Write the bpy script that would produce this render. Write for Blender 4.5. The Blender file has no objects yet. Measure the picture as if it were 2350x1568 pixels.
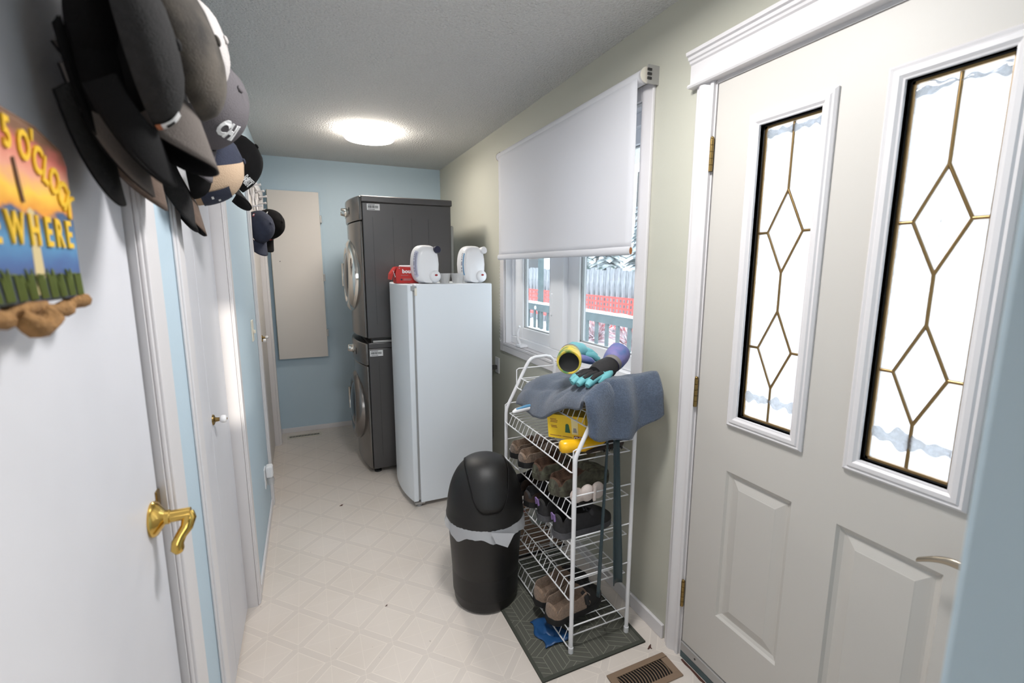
import bpy, bmesh, math, random
from mathutils import Vector, Matrix, noise, Euler
random.seed(7)
S = bpy.context.scene
COL = S.collection
PI = math.pi
W, D, H = 1.547, 4.5825, 2.44          # hall: x 0..W, y to D, ceiling H

# ------------------------------------------------------------------ camera
def cam_setup():
    f, yaw, pitch, roll = 1065.39, 0.417365, -0.158498, 0.0012948
    cy, sy, cp, sp = math.cos(yaw), math.sin(yaw), math.cos(pitch), math.sin(pitch)
    fwd = Vector((sy*cp, cy*cp, sp)); right = Vector((cy, -sy, 0)); up = right.cross(fwd)
    c, s = math.cos(roll), math.sin(roll)
    r2 = c*right + s*up; u2 = -s*right + c*up
    cam = bpy.data.cameras.new('camera'); ob = bpy.data.objects.new('camera', cam); COL.objects.link(ob)
    m = Matrix((r2, u2, -fwd)).transposed().to_4x4(); m.translation = Vector((0.283064, 0, 1.512075))
    ob.matrix_world = m
    cam.sensor_width = 36; cam.sensor_fit = 'HORIZONTAL'; cam.lens = 36*f/2350
    cam.clip_start = 0.02; cam.clip_end = 200
    cam.dof.use_dof = True; cam.dof.focus_distance = 2.3; cam.dof.aperture_fstop = 3.2
    S.camera = ob
cam_setup()

# ------------------------------------------------------------------ world, sun, exposure
wd = bpy.data.worlds.new('overcast_sky'); S.world = wd; wd.use_nodes = True
bg = wd.node_tree.nodes['Background']; bg.inputs[0].default_value = (0.88, 0.94, 1.0, 1); bg.inputs[1].default_value = 2.3
def add_light(name, kind, loc, energy, color, rot=None, **kw):
    l = bpy.data.lights.new(name, kind); l.energy = energy; l.color = color
    o = bpy.data.objects.new(name, l); COL.objects.link(o); o.location = loc
    if rot is not None: o.rotation_euler = rot
    for k, v in kw.items(): setattr(l, k, v)
    return o
SUN_D = Vector((-0.200, 1.0, -0.15))
sun = add_light('sun', 'SUN', (0, -6, 6), 1.6, (1.0, 0.93, 0.82), angle=math.radians(0.9))
sun.rotation_euler = SUN_D.to_track_quat('-Z', 'Y').to_euler()
S.view_settings.view_transform = 'Standard'; S.view_settings.look = 'None'
S.view_settings.exposure = 0.75; S.view_settings.gamma = 1.0; S.view_settings.use_curve_mapping = False
S.cycles.use_denoising = True
S.cycles.max_bounces = 10; S.cycles.diffuse_bounces = 6; S.cycles.transparent_max_bounces = 16
S.cycles.sample_clamp_indirect = 6.0
def portal(name, loc, rot, sx, sy):
    o = add_light(name, 'AREA', loc, 1.0, (1, 1, 1), rot, shape='RECTANGLE', size=sx, size_y=sy)
    o.data.cycles.is_portal = True
portal('window_light_portal', (W+.16, 2.25, 1.3), (0, math.radians(90), 0), .75, 1.45)
portal('door_light_portal', (W+.10, .765, 1.48), (0, math.radians(90), 0), 1.0, .70)
portal('rear_window_portal', (-.2, -3.13, 1.35), (math.radians(90), 0, 0), 1.9, 1.5)

# ------------------------------------------------------------------ materials
def lin(c):
    return tuple((v/12.92 if v <= .04045 else ((v+.055)/1.055)**2.4) for v in [x/255 for x in c])
M = {}
def mat(name, rgb, rough=.5, metal=0.0, var=0.0, vscale=8.0, bump=0.0, bscale=200.0, spec=.5, coat=0.0, sheen=0.0, rgb2=None, detail=4, stretch=None):
    m = bpy.data.materials.new(name); m.use_nodes = True; nt = m.node_tree; b = nt.nodes['Principled BSDF']
    c = lin(rgb) + (1,)
    b.inputs['Base Color'].default_value = c; b.inputs['Roughness'].default_value = rough; b.inputs['Metallic'].default_value = metal
    b.inputs['Specular IOR Level'].default_value = spec; b.inputs['Coat Weight'].default_value = coat
    b.inputs['Sheen Weight'].default_value = sheen
    tc = nt.nodes.new('ShaderNodeTexCoord'); vec = tc.outputs['Object']
    if stretch:
        mp = nt.nodes.new('ShaderNodeMapping'); mp.inputs['Scale'].default_value = stretch; nt.links.new(vec, mp.inputs[0]); vec = mp.outputs[0]
    if var or rgb2:
        n = nt.nodes.new('ShaderNodeTexNoise'); n.inputs['Scale'].default_value = vscale; n.inputs['Detail'].default_value = detail
        nt.links.new(vec, n.inputs['Vector'])
        r = nt.nodes.new('ShaderNodeValToRGB'); r.color_ramp.elements[0].position = .35; r.color_ramp.elements[1].position = .65
        c2 = lin(rgb2) if rgb2 else tuple(min(1, x*(1+var)) for x in c[:3])
        c1 = c[:3] if rgb2 else tuple(x*(1-var) for x in c[:3])
        r.color_ramp.elements[0].color = c1 + (1,); r.color_ramp.elements[1].color = c2 + (1,)
        nt.links.new(n.outputs[0], r.inputs[0]); nt.links.new(r.outputs[0], b.inputs['Base Color'])
    if bump:
        n2 = nt.nodes.new('ShaderNodeTexNoise'); n2.inputs['Scale'].default_value = bscale; n2.inputs['Detail'].default_value = 3
        nt.links.new(vec, n2.inputs['Vector'])
        bp = nt.nodes.new('ShaderNodeBump'); bp.inputs['Strength'].default_value = bump; bp.inputs['Distance'].default_value = .004
        nt.links.new(n2.outputs[0], bp.inputs['Height']); nt.links.new(bp.outputs[0], b.inputs['Normal'])
    M[name] = m; return m
def emis(name, rgb, strength):
    m = bpy.data.materials.new(name); m.use_nodes = True; nt = m.node_tree; nt.nodes.clear()
    e = nt.nodes.new('ShaderNodeEmission'); e.inputs[0].default_value = lin(rgb)+(1,); e.inputs[1].default_value = strength
    o = nt.nodes.new('ShaderNodeOutputMaterial'); nt.links.new(e.outputs[0], o.inputs[0]); M[name] = m; return m
def thin(name, rgb, transp, rgb_t=(255, 255, 255), glossy=.06, frost=None, rough=.05, transl=True):
    """thin sheet: transparent + translucent/diffuse + a little gloss; frost = noise scale for a mottled mix"""
    m = bpy.data.materials.new(name); m.use_nodes = True; nt = m.node_tree; nt.nodes.clear(); L = nt.links.new
    t = nt.nodes.new('ShaderNodeBsdfTransparent'); t.inputs[0].default_value = lin(rgb_t)+(1,)
    d = nt.nodes.new('ShaderNodeBsdfTranslucent' if transl else 'ShaderNodeBsdfDiffuse'); d.inputs[0].default_value = lin(rgb)+(1,)
    mx = nt.nodes.new('ShaderNodeMixShader'); mx.inputs[0].default_value = transp
    L(d.outputs[0], mx.inputs[1]); L(t.outputs[0], mx.inputs[2])
    if frost:
        tc = nt.nodes.new('ShaderNodeTexCoord'); n = nt.nodes.new('ShaderNodeTexNoise'); n.inputs['Scale'].default_value = frost
        n.inputs['Detail'].default_value = 8; n.inputs['Distortion'].default_value = 1.5; L(tc.outputs['Object'], n.inputs['Vector'])
        r = nt.nodes.new('ShaderNodeMapRange'); r.inputs[1].default_value = .42; r.inputs[2].default_value = .62
        r.inputs[3].default_value = max(0, transp-.25); r.inputs[4].default_value = min(1, transp+.2)
        L(n.outputs[0], r.inputs[0]); L(r.outputs[0], mx.inputs[0])
    g = nt.nodes.new('ShaderNodeBsdfGlossy'); g.inputs['Roughness'].default_value = rough
    m2 = nt.nodes.new('ShaderNodeMixShader'); m2.inputs[0].default_value = glossy
    L(mx.outputs[0], m2.inputs[1]); L(g.outputs[0], m2.inputs[2])
    o = nt.nodes.new('ShaderNodeOutputMaterial'); L(m2.outputs[0], o.inputs[0]); M[name] = m; return m

def floor_mat():
    m = mat('vinyl_floor', (206, 195, 183), rough=.36, spec=.4); nt = m.node_tree; L = nt.links.new; b = nt.nodes['Principled BSDF']
    tc = nt.nodes.new('ShaderNodeTexCoord'); sx = nt.nodes.new('ShaderNodeSeparateXYZ'); L(tc.outputs['Object'], sx.inputs[0])
    def mth(op, a, bb=None, cl=False):
        n = nt.nodes.new('ShaderNodeMath'); n.operation = op; n.use_clamp = cl
        for i, v in enumerate((a, bb)):
            if v is None: continue
            if isinstance(v, (int, float)): n.inputs[i].default_value = v
            else: L(v, n.inputs[i])
        return n.outputs[0]
    P = .2345
    x = mth('SUBTRACT', sx.outputs[0], .167); y = mth('SUBTRACT', sx.outputs[1], 1.85)
    def tri(v, per):               # distance to nearest multiple of per, in metres
        q = mth('DIVIDE', v, per); q = mth('ADD', q, 100.5); q = mth('FRACT', q); q = mth('SUBTRACT', q, .5); q = mth('ABSOLUTE', q); return mth('MULTIPLY', q, per)
    u = tri(mth('ADD', x, y), P); v = tri(mth('SUBTRACT', x, y), P)
    bw, lw = .021, .0022
    band = mth('MAXIMUM', mth('LESS_THAN', u, bw), mth('LESS_THAN', v, bw))
    e1 = mth('LESS_THAN', mth('ABSOLUTE', mth('SUBTRACT', u, bw)), lw); e2 = mth('LESS_THAN', mth('ABSOLUTE', mth('SUBTRACT', v, bw)), lw)
    inu = mth('LESS_THAN', u, bw*.9); inv = mth('LESS_THAN', v, bw*.9)
    e1 = mth('MULTIPLY', e1, mth('SUBTRACT', 1, inv)); e2 = mth('MULTIPLY', e2, mth('SUBTRACT', 1, inu))
    ax = mth('LESS_THAN', tri(x, P/2), .0012); ay = mth('LESS_THAN', tri(y, P/2), .0012)
    axs = mth('MULTIPLY', mth('MAXIMUM', ax, ay), .55)
    line = mth('MAXIMUM', mth('MAXIMUM', e1, e2), axs)
    n = nt.nodes.new('ShaderNodeTexNoise'); n.inputs['Scale'].default_value = 2.2; n.inputs['Detail'].default_value = 6; L(tc.outputs['Object'], n.inputs['Vector'])
    rp = nt.nodes.new('ShaderNodeValToRGB'); rp.color_ramp.elements[0].color = lin((210, 200, 190))+(1,); rp.color_ramp.elements[1].color = lin((220, 211, 203))+(1,)
    rp.color_ramp.elements[0].position = .3; rp.color_ramp.elements[1].position = .7; L(n.outputs[0], rp.inputs[0])
    def mixc(fac, a, rgb):
        k = nt.nodes.new('ShaderNodeMix'); k.data_type = 'RGBA'; L(fac, k.inputs[0]); L(a, k.inputs[6]); k.inputs[7].default_value = lin(rgb)+(1,); return k.outputs[2]
    c = mixc(mth('MULTIPLY', band, .32), rp.outputs[0], (200, 191, 184))
    c = mixc(mth('MULTIPLY', line, .5), c, (236, 227, 216))
    n3 = nt.nodes.new('ShaderNodeTexNoise'); n3.inputs['Scale'].default_value = 60; n3.inputs['Detail'].default_value = 2; L(tc.outputs['Object'], n3.inputs['Vector'])
    sp = mth('GREATER_THAN', n3.outputs[0], .765)
    c = mixc(mth('MULTIPLY', sp, .5), c, (120, 104, 90))
    L(c, b.inputs['Base Color']); 
    rr = mth('SUBTRACT', .42, mth('MULTIPLY', line, .12)); L(rr, b.inputs['Roughness'])
floor_mat()
mat('wall_blue', (184, 203, 215), .62, bump=.10, bscale=90)
mat('wall_cream', (186, 185, 172), .62, bump=.10, bscale=90)
mat('ceiling_stipple', (208, 207, 205), .9, bump=1.0, bscale=95, var=.05, vscale=95)
M['ceiling_stipple'].node_tree.nodes['Bump'].inputs['Distance'].default_value = .012
mat('white_paint', (212, 212, 217), .42, var=.02, vscale=5)
mat('white_trim', (216, 213, 214), .38)
mat('window_vinyl', (232, 233, 236), .3)
mat('door_cream', (196, 192, 186), .48, bump=.03, bscale=300)
mat('cabinet_white', (214, 208, 202), .5)
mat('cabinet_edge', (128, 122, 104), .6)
mat('brass', (214, 178, 96), .16, metal=1.0)
mat('brass_dull', (150, 125, 78), .32, metal=1.0)
mat('brass_came', (158, 130, 88), .3, metal=1.0)
mat('black_rubber', (28, 28, 28), .6)
mat('nickel', (176, 166, 150), .35, metal=1.0)
mat('aluminium', (172, 170, 168), .4, metal=.4)
mat('chrome', (225, 222, 216), .1, metal=1.0)
mat('steel_grey', (84, 82, 82), .34, metal=.45, var=.03, vscale=4)
mat('steel_front', (128, 124, 121), .22, metal=.85)
mat('steel_dark', (58, 57, 58), .3, metal=.4)
mat('dark_glass', (20, 20, 24), .08)
mat('freezer_white', (224, 230, 236), .28, bump=.015, bscale=400)
mat('gasket', (150, 152, 152), .6)
mat('plastic_white', (228, 228, 230), .3)
mat('plastic_black', (17, 16, 16), .46, bump=.15, bscale=500)
mat('plastic_navy', (26, 28, 52), .35)
mat('red_card', (188, 34, 28), .5)
mat('red_button', (150, 24, 26), .4)
mat('paper_white', (232, 232, 232), .7)
mat('ink_dark', (46, 46, 50), .6)
mat('ink_grey', (148, 148, 166), .6)
mat('label_blue', (74, 140, 186), .5)
mat('label_lilac', (196, 196, 214), .5)
def cloth(name, rgb, k):
    m = bpy.data.materials.new(name); m.use_nodes = True; nt = m.node_tree; nt.nodes.clear(); L = nt.links.new
    d = nt.nodes.new('ShaderNodeBsdfDiffuse'); t = nt.nodes.new('ShaderNodeBsdfTranslucent'); x = nt.nodes.new('ShaderNodeMixShader'); o = nt.nodes.new('ShaderNodeOutputMaterial')
    d.inputs[0].default_value = t.inputs[0].default_value = lin(rgb)+(1,); x.inputs[0].default_value = k
    L(d.outputs[0], x.inputs[1]); L(t.outputs[0], x.inputs[2]); L(x.outputs[0], o.inputs[0]); M[name] = m
cloth('blind_fabric', (222, 222, 226), .22)
mat('cork', (150, 94, 52), .6)
mat('rack_white', (226, 226, 228), .35)
mat('mat_grey', (88, 88, 80), .95, bump=.5, bscale=500)
mat('mat_border', (66, 68, 60), .9)
mat('mat_line', (126, 126, 114), .95)
mat('coir', (88, 70, 58), .95, bump=.8, bscale=300)
mat('coir_light', (132, 108, 92), .95)
mat('bronze_register', (140, 118, 98), .45, metal=.15)
mat('cream_register', (206, 200, 186), .45)
mat('dark_hole', (14, 12, 12), .9)
mat('fleece_brown', (112, 94, 80), 1.0, bump=1.0, bscale=260, var=.18, vscale=120, sheen=.3)
mat('fleece_tan', (134, 112, 94), 1.0, bump=1.0, bscale=260, var=.15, vscale=120, sheen=.3)
mat('lining_brown', (74, 54, 42), 1.0, bump=.7, bscale=260, var=.2, vscale=60)
mat('camo', (84, 86, 70), .7, rgb2=(52, 46, 38), vscale=38, detail=7, stretch=(1, 3, 1))
mat('foam_black', (26, 25, 25), .75)
mat('shoe_black', (34, 33, 36), .7, var=.2, vscale=60)
mat('shoe_grey', (74, 74, 78), .7, var=.15, vscale=60)
mat('suede_brown', (66, 52, 44), .9, var=.2, vscale=40)
mat('purple_tab', (132, 108, 160), .6)
mat('glove_grey', (198, 186, 180), .95, bump=.5, bscale=200, var=.05, vscale=30)
mat('towel_blue', (74, 86, 104), 1.0, bump=1.0, bscale=330, var=.2, vscale=160, sheen=.35)
mat('teal_nylon', (104, 172, 178), .6, bump=.2, bscale=90)
mat('glove_print', (232, 196, 66), .6, rgb2=(70, 122, 70), vscale=26)
mat('glove_purple', (128, 118, 170), .6, rgb2=(82, 110, 160), vscale=22)
mat('glove_black', (32, 30, 32), .75, var=.2, vscale=80)
mat('strap_grey', (120, 116, 112), .7)
mat('box_yellow', (240, 200, 36), .5)
mat('bottle_yellow', (246, 188, 20), .3)
mat('box_red', (136, 40, 40), .5)
mat('bag_green', (40, 96, 62), .5)
mat('box_cream', (236, 226, 170), .6)
mat('shoehorn_teal', (38, 56, 62), .35)
mat('khaki', (122, 112, 88), .9, var=.12, vscale=40, bump=.4, bscale=250)
mat('item_blue', (30, 74, 122), .4)
mat('item_red', (150, 50, 34), .7)
mat('brush_dark', (44, 34, 30), .7)
mat('handle_blue', (86, 140, 176), .45)
mat('cap_black', (15, 14, 15), .95, bump=.3, bscale=400, spec=.2)
mat('cap_charcoal', (42, 41, 41), .95, bump=.5, bscale=300, spec=.2, var=.12, vscale=80)
mat('cap_tiedye', (22, 20, 19), .95, rgb2=(80, 73, 65), vscale=14, bump=.3, bscale=300)
mat('cap_grey', (98, 94, 97), .95, bump=.4, bscale=400, spec=.2)
mat('cap_brim_grey', (98, 91, 87), .95, bump=.4, bscale=400, spec=.2)
mat('cap_brown', (92, 76, 66), .95, bump=.4, bscale=300, var=.12, vscale=60)
mat('cap_tan', (190, 164, 138), .95, bump=.4, bscale=300)
mat('cap_navy', (46, 50, 66), .95, bump=.4, bscale=300, var=.1, vscale=40)
mat('cap_white', (176, 171, 169), .95, bump=.5, bscale=250)
mat('thread_white', (226, 226, 226), .8)
mat('thread_red', (176, 52, 58), .8)
mat('thread_orange', (176, 106, 70), .8)
mat('twine', (150, 112, 70), 1.0, bump=1.0, bscale=220, var=.2, vscale=90)
mat('wood_edge', (104, 72, 46), .8)
mat('sign_yellow', (232, 186, 40), .6)
mat('sign_glow', (206, 186, 138), .7)
mat('sign_brown', (96, 62, 32), .7)
mat('sign_green', (112, 124, 60), .7)
mat('switch_ivory', (226, 220, 206), .4)
mat('snow', (244, 246, 250), .9)
mat('rail_grey', (78, 92, 94), .8, var=.15, vscale=6)
mat('fence_wood', (104, 110, 114), .9, rgb2=(206, 209, 213), vscale=3.0, stretch=(1, 2, .4))
mat('net_orange', (232, 84, 74), .6)
mat('trunk', (84, 80, 76), .95)
mat('needles', (66, 84, 78), .9, rgb2=(222, 228, 232), vscale=3.2, detail=6)
mat('siding', (232, 236, 240), .8)
mat('wood_orange', (190, 140, 84), .7)
mat('shrub_red', (150, 60, 70), .9, rgb2=(232, 232, 236), vscale=5, detail=5)
mat('cord_dark', (60, 58, 56), .6)
mat('dirt', (84, 52, 44), .9)
emis('lamp_glow', (255, 245, 232), 20.0)
emis('fill_glow_near', (255, 250, 245), 4.0)  # glow of the added fill lamp overhead
emis('fill_glow_rear', (255, 240, 220), 3.0)  # glow of the added fill lamps behind the viewer
thin('clear_glass', (240, 246, 250), .95, (246, 250, 252), .05, transl=False)
thin('frost_glass', (250, 252, 255), .35, (248, 250, 255), .04, frost=16)
thin('bevel_glass', (250, 252, 255), .55, (248, 250, 255), .06)
thin('ice', (180, 182, 184), .3, (194, 197, 200), .05, frost=60)
thin('cup_plastic', (226, 226, 226), .68, (236, 236, 236), .10, transl=False)
thin('bag_plastic', (214, 216, 220), .45, (226, 228, 232), .10, transl=False, rough=.25)
thin('jar_plastic', (180, 190, 186), .6, (206, 214, 210), .15, transl=False)

# sign painting: sunset over water, in the board's own coordinates (x = along, z = up)
def sign_mat():
    m = mat('sign_paint', (240, 180, 60), .6); nt = m.node_tree; L = nt.links.new; b = nt.nodes['Principled BSDF']
    tc = nt.nodes.new('ShaderNodeTexCoord'); s = nt.nodes.new('ShaderNodeSeparateXYZ'); L(tc.outputs['Object'], s.inputs[0])
    n = nt.nodes.new('ShaderNodeTexNoise'); n.inputs['Scale'].default_value = 22; n.inputs['Detail'].default_value = 4
    mp = nt.nodes.new('ShaderNodeMapping'); mp.inputs['Scale'].default_value = (1, .5, 2.0); L(tc.outputs['Object'], mp.inputs[0]); L(mp.outputs[0], n.inputs['Vector'])
    a = nt.nodes.new('ShaderNodeMath'); a.operation = 'MULTIPLY_ADD'; L(n.outputs[0], a.inputs[0]); a.inputs[1].default_value = .04; L(s.outputs[2], a.inputs[2])
    r = nt.nodes.new('ShaderNodeMapRange'); L(a.outputs[0], r.inputs[0]); r.inputs[1].default_value = .02; r.inputs[2].default_value = .20
    cr = nt.nodes.new('ShaderNodeValToRGB'); e = cr.color_ramp.elements
    stops = [(0, (60, 74, 44)), (.10, (70, 70, 110)), (.25, (70, 100, 150)), (.40, (84, 140, 180)), (.53, (60, 84, 120)), (.56, (226, 150, 50)), (.68, (244, 196, 70)), (.8, (226, 156, 130)), (.92, (206, 110, 96)), (1, (120, 84, 60))]
    e[0].position, e[0].color = stops[0][0], lin(stops[0][1])+(1,); e[1].position, e[1].color = stops[-1][0], lin(stops[-1][1])+(1,)
    for p_, c_ in stops[1:-1]:
        q = e.new(p_); q.color = lin(c_)+(1,)
    L(r.outputs[0], cr.inputs[0]); L(cr.outputs[0], b.inputs['Base Color'])
sign_mat()

# ------------------------------------------------------------------ mesh helpers
def wloc(o):
    v = Vector((0, 0, 0))
    while o is not None: v = v + o.location; o = o.parent
    return v
class MB:
    def __init__(s): s.v = []; s.f = []
    def add(s, vs, fs):
        k = len(s.v); s.v += [tuple(a) for a in vs]; s.f += [tuple(i+k for i in f) for f in fs]; return s
    def box(s, x0, x1, y0, y1, z0, z1):
        return s.add([(x0,y0,z0),(x1,y0,z0),(x1,y1,z0),(x0,y1,z0),(x0,y0,z1),(x1,y0,z1),(x1,y1,z1),(x0,y1,z1)],
                     [(0,3,2,1),(4,5,6,7),(0,1,5,4),(1,2,6,5),(2,3,7,6),(3,0,4,7)])
    def prism(s, poly, a, b, axis=1):
        """poly: 2D points in the other two axes (ordered), swept along axis a..b"""
        n = len(poly)
        def P(p, t):
            return {0: (t, p[0], p[1]), 1: (p[0], t, p[1]), 2: (p[0], p[1], t)}[axis]
        vs = [P(p, a) for p in poly] + [P(p, b) for p in poly]
        fs = [tuple(range(n))[::-1], tuple(range(n, 2*n))] + [(i, (i+1) % n, n+(i+1) % n, n+i) for i in range(n)]
        return s.add(vs, fs)
    def tube(s, path, r, n=8, closed=False, caps=True):
        """path of points; r number or list"""
        P = [Vector(p) for p in path]; m = len(P); R = r if isinstance(r, (list, tuple)) else [r]*m
        vs = []; prev = None
        for i, p in enumerate(P):
            if closed: t = P[(i+1) % m]-P[i-1]
            else: t = P[min(i+1, m-1)]-P[max(i-1, 0)]
            t.normalize()
            if prev is None:
                a = Vector((0, 0, 1)) if abs(t.z) < .9 else Vector((1, 0, 0)); u = t.cross(a).normalized()
            else:
                u = (prev - t*prev.dot(t)).normalized()
            prev = u; w = t.cross(u)
            vs += [p + (u*math.cos(2*PI*k/n)+w*math.sin(2*PI*k/n))*R[i] for k in range(n)]
        fs = []
        for i in range(m if closed else m-1):
            j = (i+1) % m
            fs += [(i*n+k, i*n+(k+1) % n, j*n+(k+1) % n, j*n+k) for k in range(n)]
        if caps and not closed: fs += [tuple(range(n))[::-1], tuple(range((m-1)*n, m*n))]
        return s.add(vs, fs)
    def lathe(s, prof, c=(0, 0, 0), axis=(0, 0, 1), n=24, sx=1, sy=1, ends=True):
        """prof: (r, h) pairs along the axis"""
        A = Vector(axis).normalized(); a = Vector((0, 0, 1)) if abs(A.z) < .9 else Vector((1, 0, 0)); U = A.cross(a).normalized(); V = A.cross(U); C = Vector(c)
        vs = []
        for r, h in prof: vs += [C + A*h + (U*math.cos(2*PI*k/n)*sx+V*math.sin(2*PI*k/n)*sy)*r for k in range(n)]
        m = len(prof); fs = [(i*n+k, i*n+(k+1) % n, (i+1)*n+(k+1) % n, (i+1)*n+k) for i in range(m-1) for k in range(n)]
        if ends: fs += [tuple(range(n))[::-1], tuple(range((m-1)*n, m*n))]
        return s.add(vs, fs)
    def grid(s, fn, nu, nv, wrapu=False):
        vs = [fn(i/nu if not wrapu else i/nu, j/nv) for j in range(nv+1) for i in range(nu if wrapu else nu+1)]
        k = nu if wrapu else nu+1
        fs = []
        for j in range(nv):
            for i in range(nu):
                i2 = (i+1) % k
                fs.append((j*k+i, j*k+i2, (j+1)*k+i2, (j+1)*k+i))
        return s.add(vs, fs)
    def ell(s, c, rx, ry, rz, nu=16, nv=10):
        C = Vector(c)
        def fn(u, v):
            a, b = 2*PI*u, -PI/2+PI*v
            return C+Vector((rx*math.cos(a)*math.cos(b), ry*math.sin(a)*math.cos(b), rz*math.sin(b)))
        return s.grid(fn, nu, nv, wrapu=True)
    def xf(s, mtx): s.v = [tuple(mtx @ Vector(v)) for v in s.v]; return s
    def build(s, name, m, parent=None, local=False, smooth=None, bevel=0, solid=0, sub=0, segs=2):
        vs = [Vector(v) for v in s.v]
        if parent is None:
            lo = [min(v[i] for v in vs) for i in range(3)]; hi = [max(v[i] for v in vs) for i in range(3)]
            org = Vector(((lo[0]+hi[0])/2, (lo[1]+hi[1])/2, lo[2]))
        else: org = Vector((0, 0, 0)) if local else wloc(parent)
        me = bpy.data.meshes.new(name); me.from_pydata([tuple(v-org) for v in vs], [], s.f); me.validate(); 
        bmm = bmesh.new(); bmm.from_mesh(me); bmesh.ops.remove_doubles(bmm, verts=bmm.verts, dist=1e-6); bmesh.ops.delete(bmm, geom=[v for v in bmm.verts if not v.link_faces], context='VERTS'); bmesh.ops.recalc_face_normals(bmm, faces=bmm.faces); bmm.to_mesh(me); bmm.free()
        o = bpy.data.objects.new(name, me); COL.objects.link(o); me.materials.append(M[m] if isinstance(m, str) else m)
        if parent is None: o.location = org
        else: o.parent = parent
        if smooth:
            for p in me.polygons: p.use_smooth = True
            me.set_sharp_from_angle(angle=math.radians(smooth))
        if solid:
            md = o.modifiers.new('solid', 'SOLIDIFY'); md.thickness = solid; md.offset = 0
        if bevel:
            md = o.modifiers.new('bevel', 'BEVEL'); md.width = bevel; md.segments = segs; md.limit_method = 'ANGLE'; md.angle_limit = math.radians(40)
        if sub:
            md = o.modifiers.new('sub', 'SUBSURF'); md.levels = sub; md.render_levels = sub
        return o
def tag(o, label=None, cat=None, group=None, kind=None):
    for k, v in (('label', label), ('category', cat), ('group', group), ('kind', kind)):
        if v: o[k] = v
    return o
def thing(name, label, cat, loc=(0, 0, 0), group=None, kind=None, rot=None):
    o = bpy.data.objects.new(name, None); COL.objects.link(o); o.location = loc; o.empty_display_size = .05
    if rot is not None: o.rotation_euler = rot
    return tag(o, label, cat, group, kind)
def share(o, name, parent, loc, rot=None):
    """another object with the same mesh"""
    c = o.copy(); c.name = name; COL.objects.link(c); c.parent = parent; c.location = loc
    if rot is not None: c.rotation_euler = rot
    return c
def B(*a): return MB().box(*a)
def text2d(txt, size, bold=0.0, extrude=0.0, align='CENTER', res=3):
    cu = bpy.data.curves.new('t', 'FONT'); cu.body = txt; cu.size = size; cu.align_x = align; cu.align_y = 'CENTER'; cu.offset = bold; cu.extrude = extrude; cu.resolution_u = res
    ob = bpy.data.objects.new('t', cu); COL.objects.link(ob); bpy.context.view_layer.update()
    me = bpy.data.meshes.new_from_object(ob.evaluated_get(bpy.context.evaluated_depsgraph_get()))
    v = [tuple(a.co) for a in me.vertices]; f = [tuple(p.vertices) for p in me.polygons]
    bpy.data.objects.remove(ob); bpy.data.curves.remove(cu); bpy.data.meshes.remove(me)
    return v, f
def text_on(name, txt, size, m, parent, origin, ux, uy, bold=0.0, extrude=.0006, local=False, sx=1.0, bend=None):
    v, f = text2d(txt, size, bold, extrude); O, X, Y = Vector(origin), Vector(ux), Vector(uy); N = X.cross(Y)
    mb = MB(); mb.add([(bend(a*sx, b, c) if bend else O+X*a*sx+Y*b+N*c) for a, b, c in v], f)
    return mb.build(name, m, parent, local=local)
def smooth01(t): t = max(0, min(1, t)); return t*t*(3-2*t)

# ================================================================== THE SETTING
tag(B(-1.8, 3.1, -3.1, D+.12, -.12, 0).build('floor', 'vinyl_floor'), 'beige sheet vinyl floor with a faint printed diamond pattern', 'floor', kind='structure')
# object-space pattern: put the floor's origin at the world origin
fl = bpy.data.objects['floor']; off = fl.location.copy(); fl.data.transform(Matrix.Translation(off)); fl.location = (0, 0, 0)
tag(B(-1.8, 3.1, -3.1, D+.12, H, H+.12).build('ceiling', 'ceiling_stipple'), 'off white stippled ceiling', 'ceiling', kind='structure')

def struct(o, label, cat): return tag(o, label, cat, kind='structure')
# left wall with three openings (flush door, near closet, far closet)
ZD = 2.04
wl = MB(); 
for y0, y1 in ((.06, .28), (1.10, 1.42), (2.195, 3.22), (4.28, D+.12)): wl.box(-.12, 0, y0, y1, 0, H)
for y0, y1 in ((.28, 1.10), (1.42, 2.195), (3.22, 4.28)): wl.box(-.12, 0, y0, y1, ZD, H)
struct(wl.build('wall_left', 'wall_blue'), 'pale blue left wall with three door openings', 'wall')
struct(B(-.12, W+.14, D, D+.12, 0, H).build('wall_back', 'wall_blue'), 'pale blue wall at the far end of the hall', 'wall')
# right wall with door and window openings
WY0, WY1, WZ0, WZ1 = 1.565, 2.965, .99, 2.16
DY0, DY1, DZ0, DZ1 = .325, 1.205, .0, 2.101
wr = MB()
wr.box(W, W+.14, .06, DY0-.02, 0, H); wr.box(W, W+.14, DY1+.02, WY0, 0, H); wr.box(W, W+.14, WY1, D+.12, 0, H)
wr.box(W, W+.14, DY0-.02, DY1+.02, DZ1+.02, H); wr.box(W, W+.14, WY0, WY1, 0, WZ0); wr.box(W, W+.14, WY0, WY1, WZ1, H)
struct(wr.build('wall_right', 'wall_cream'), 'pale cream green right wall with entry door and window', 'wall')
struct(B(.752, W, .045, .1675, 0, H).build('wall_partition', 'wall_blue', bevel=.006), 'blue grey end of the partition wall beside the entry door', 'wall')
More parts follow.
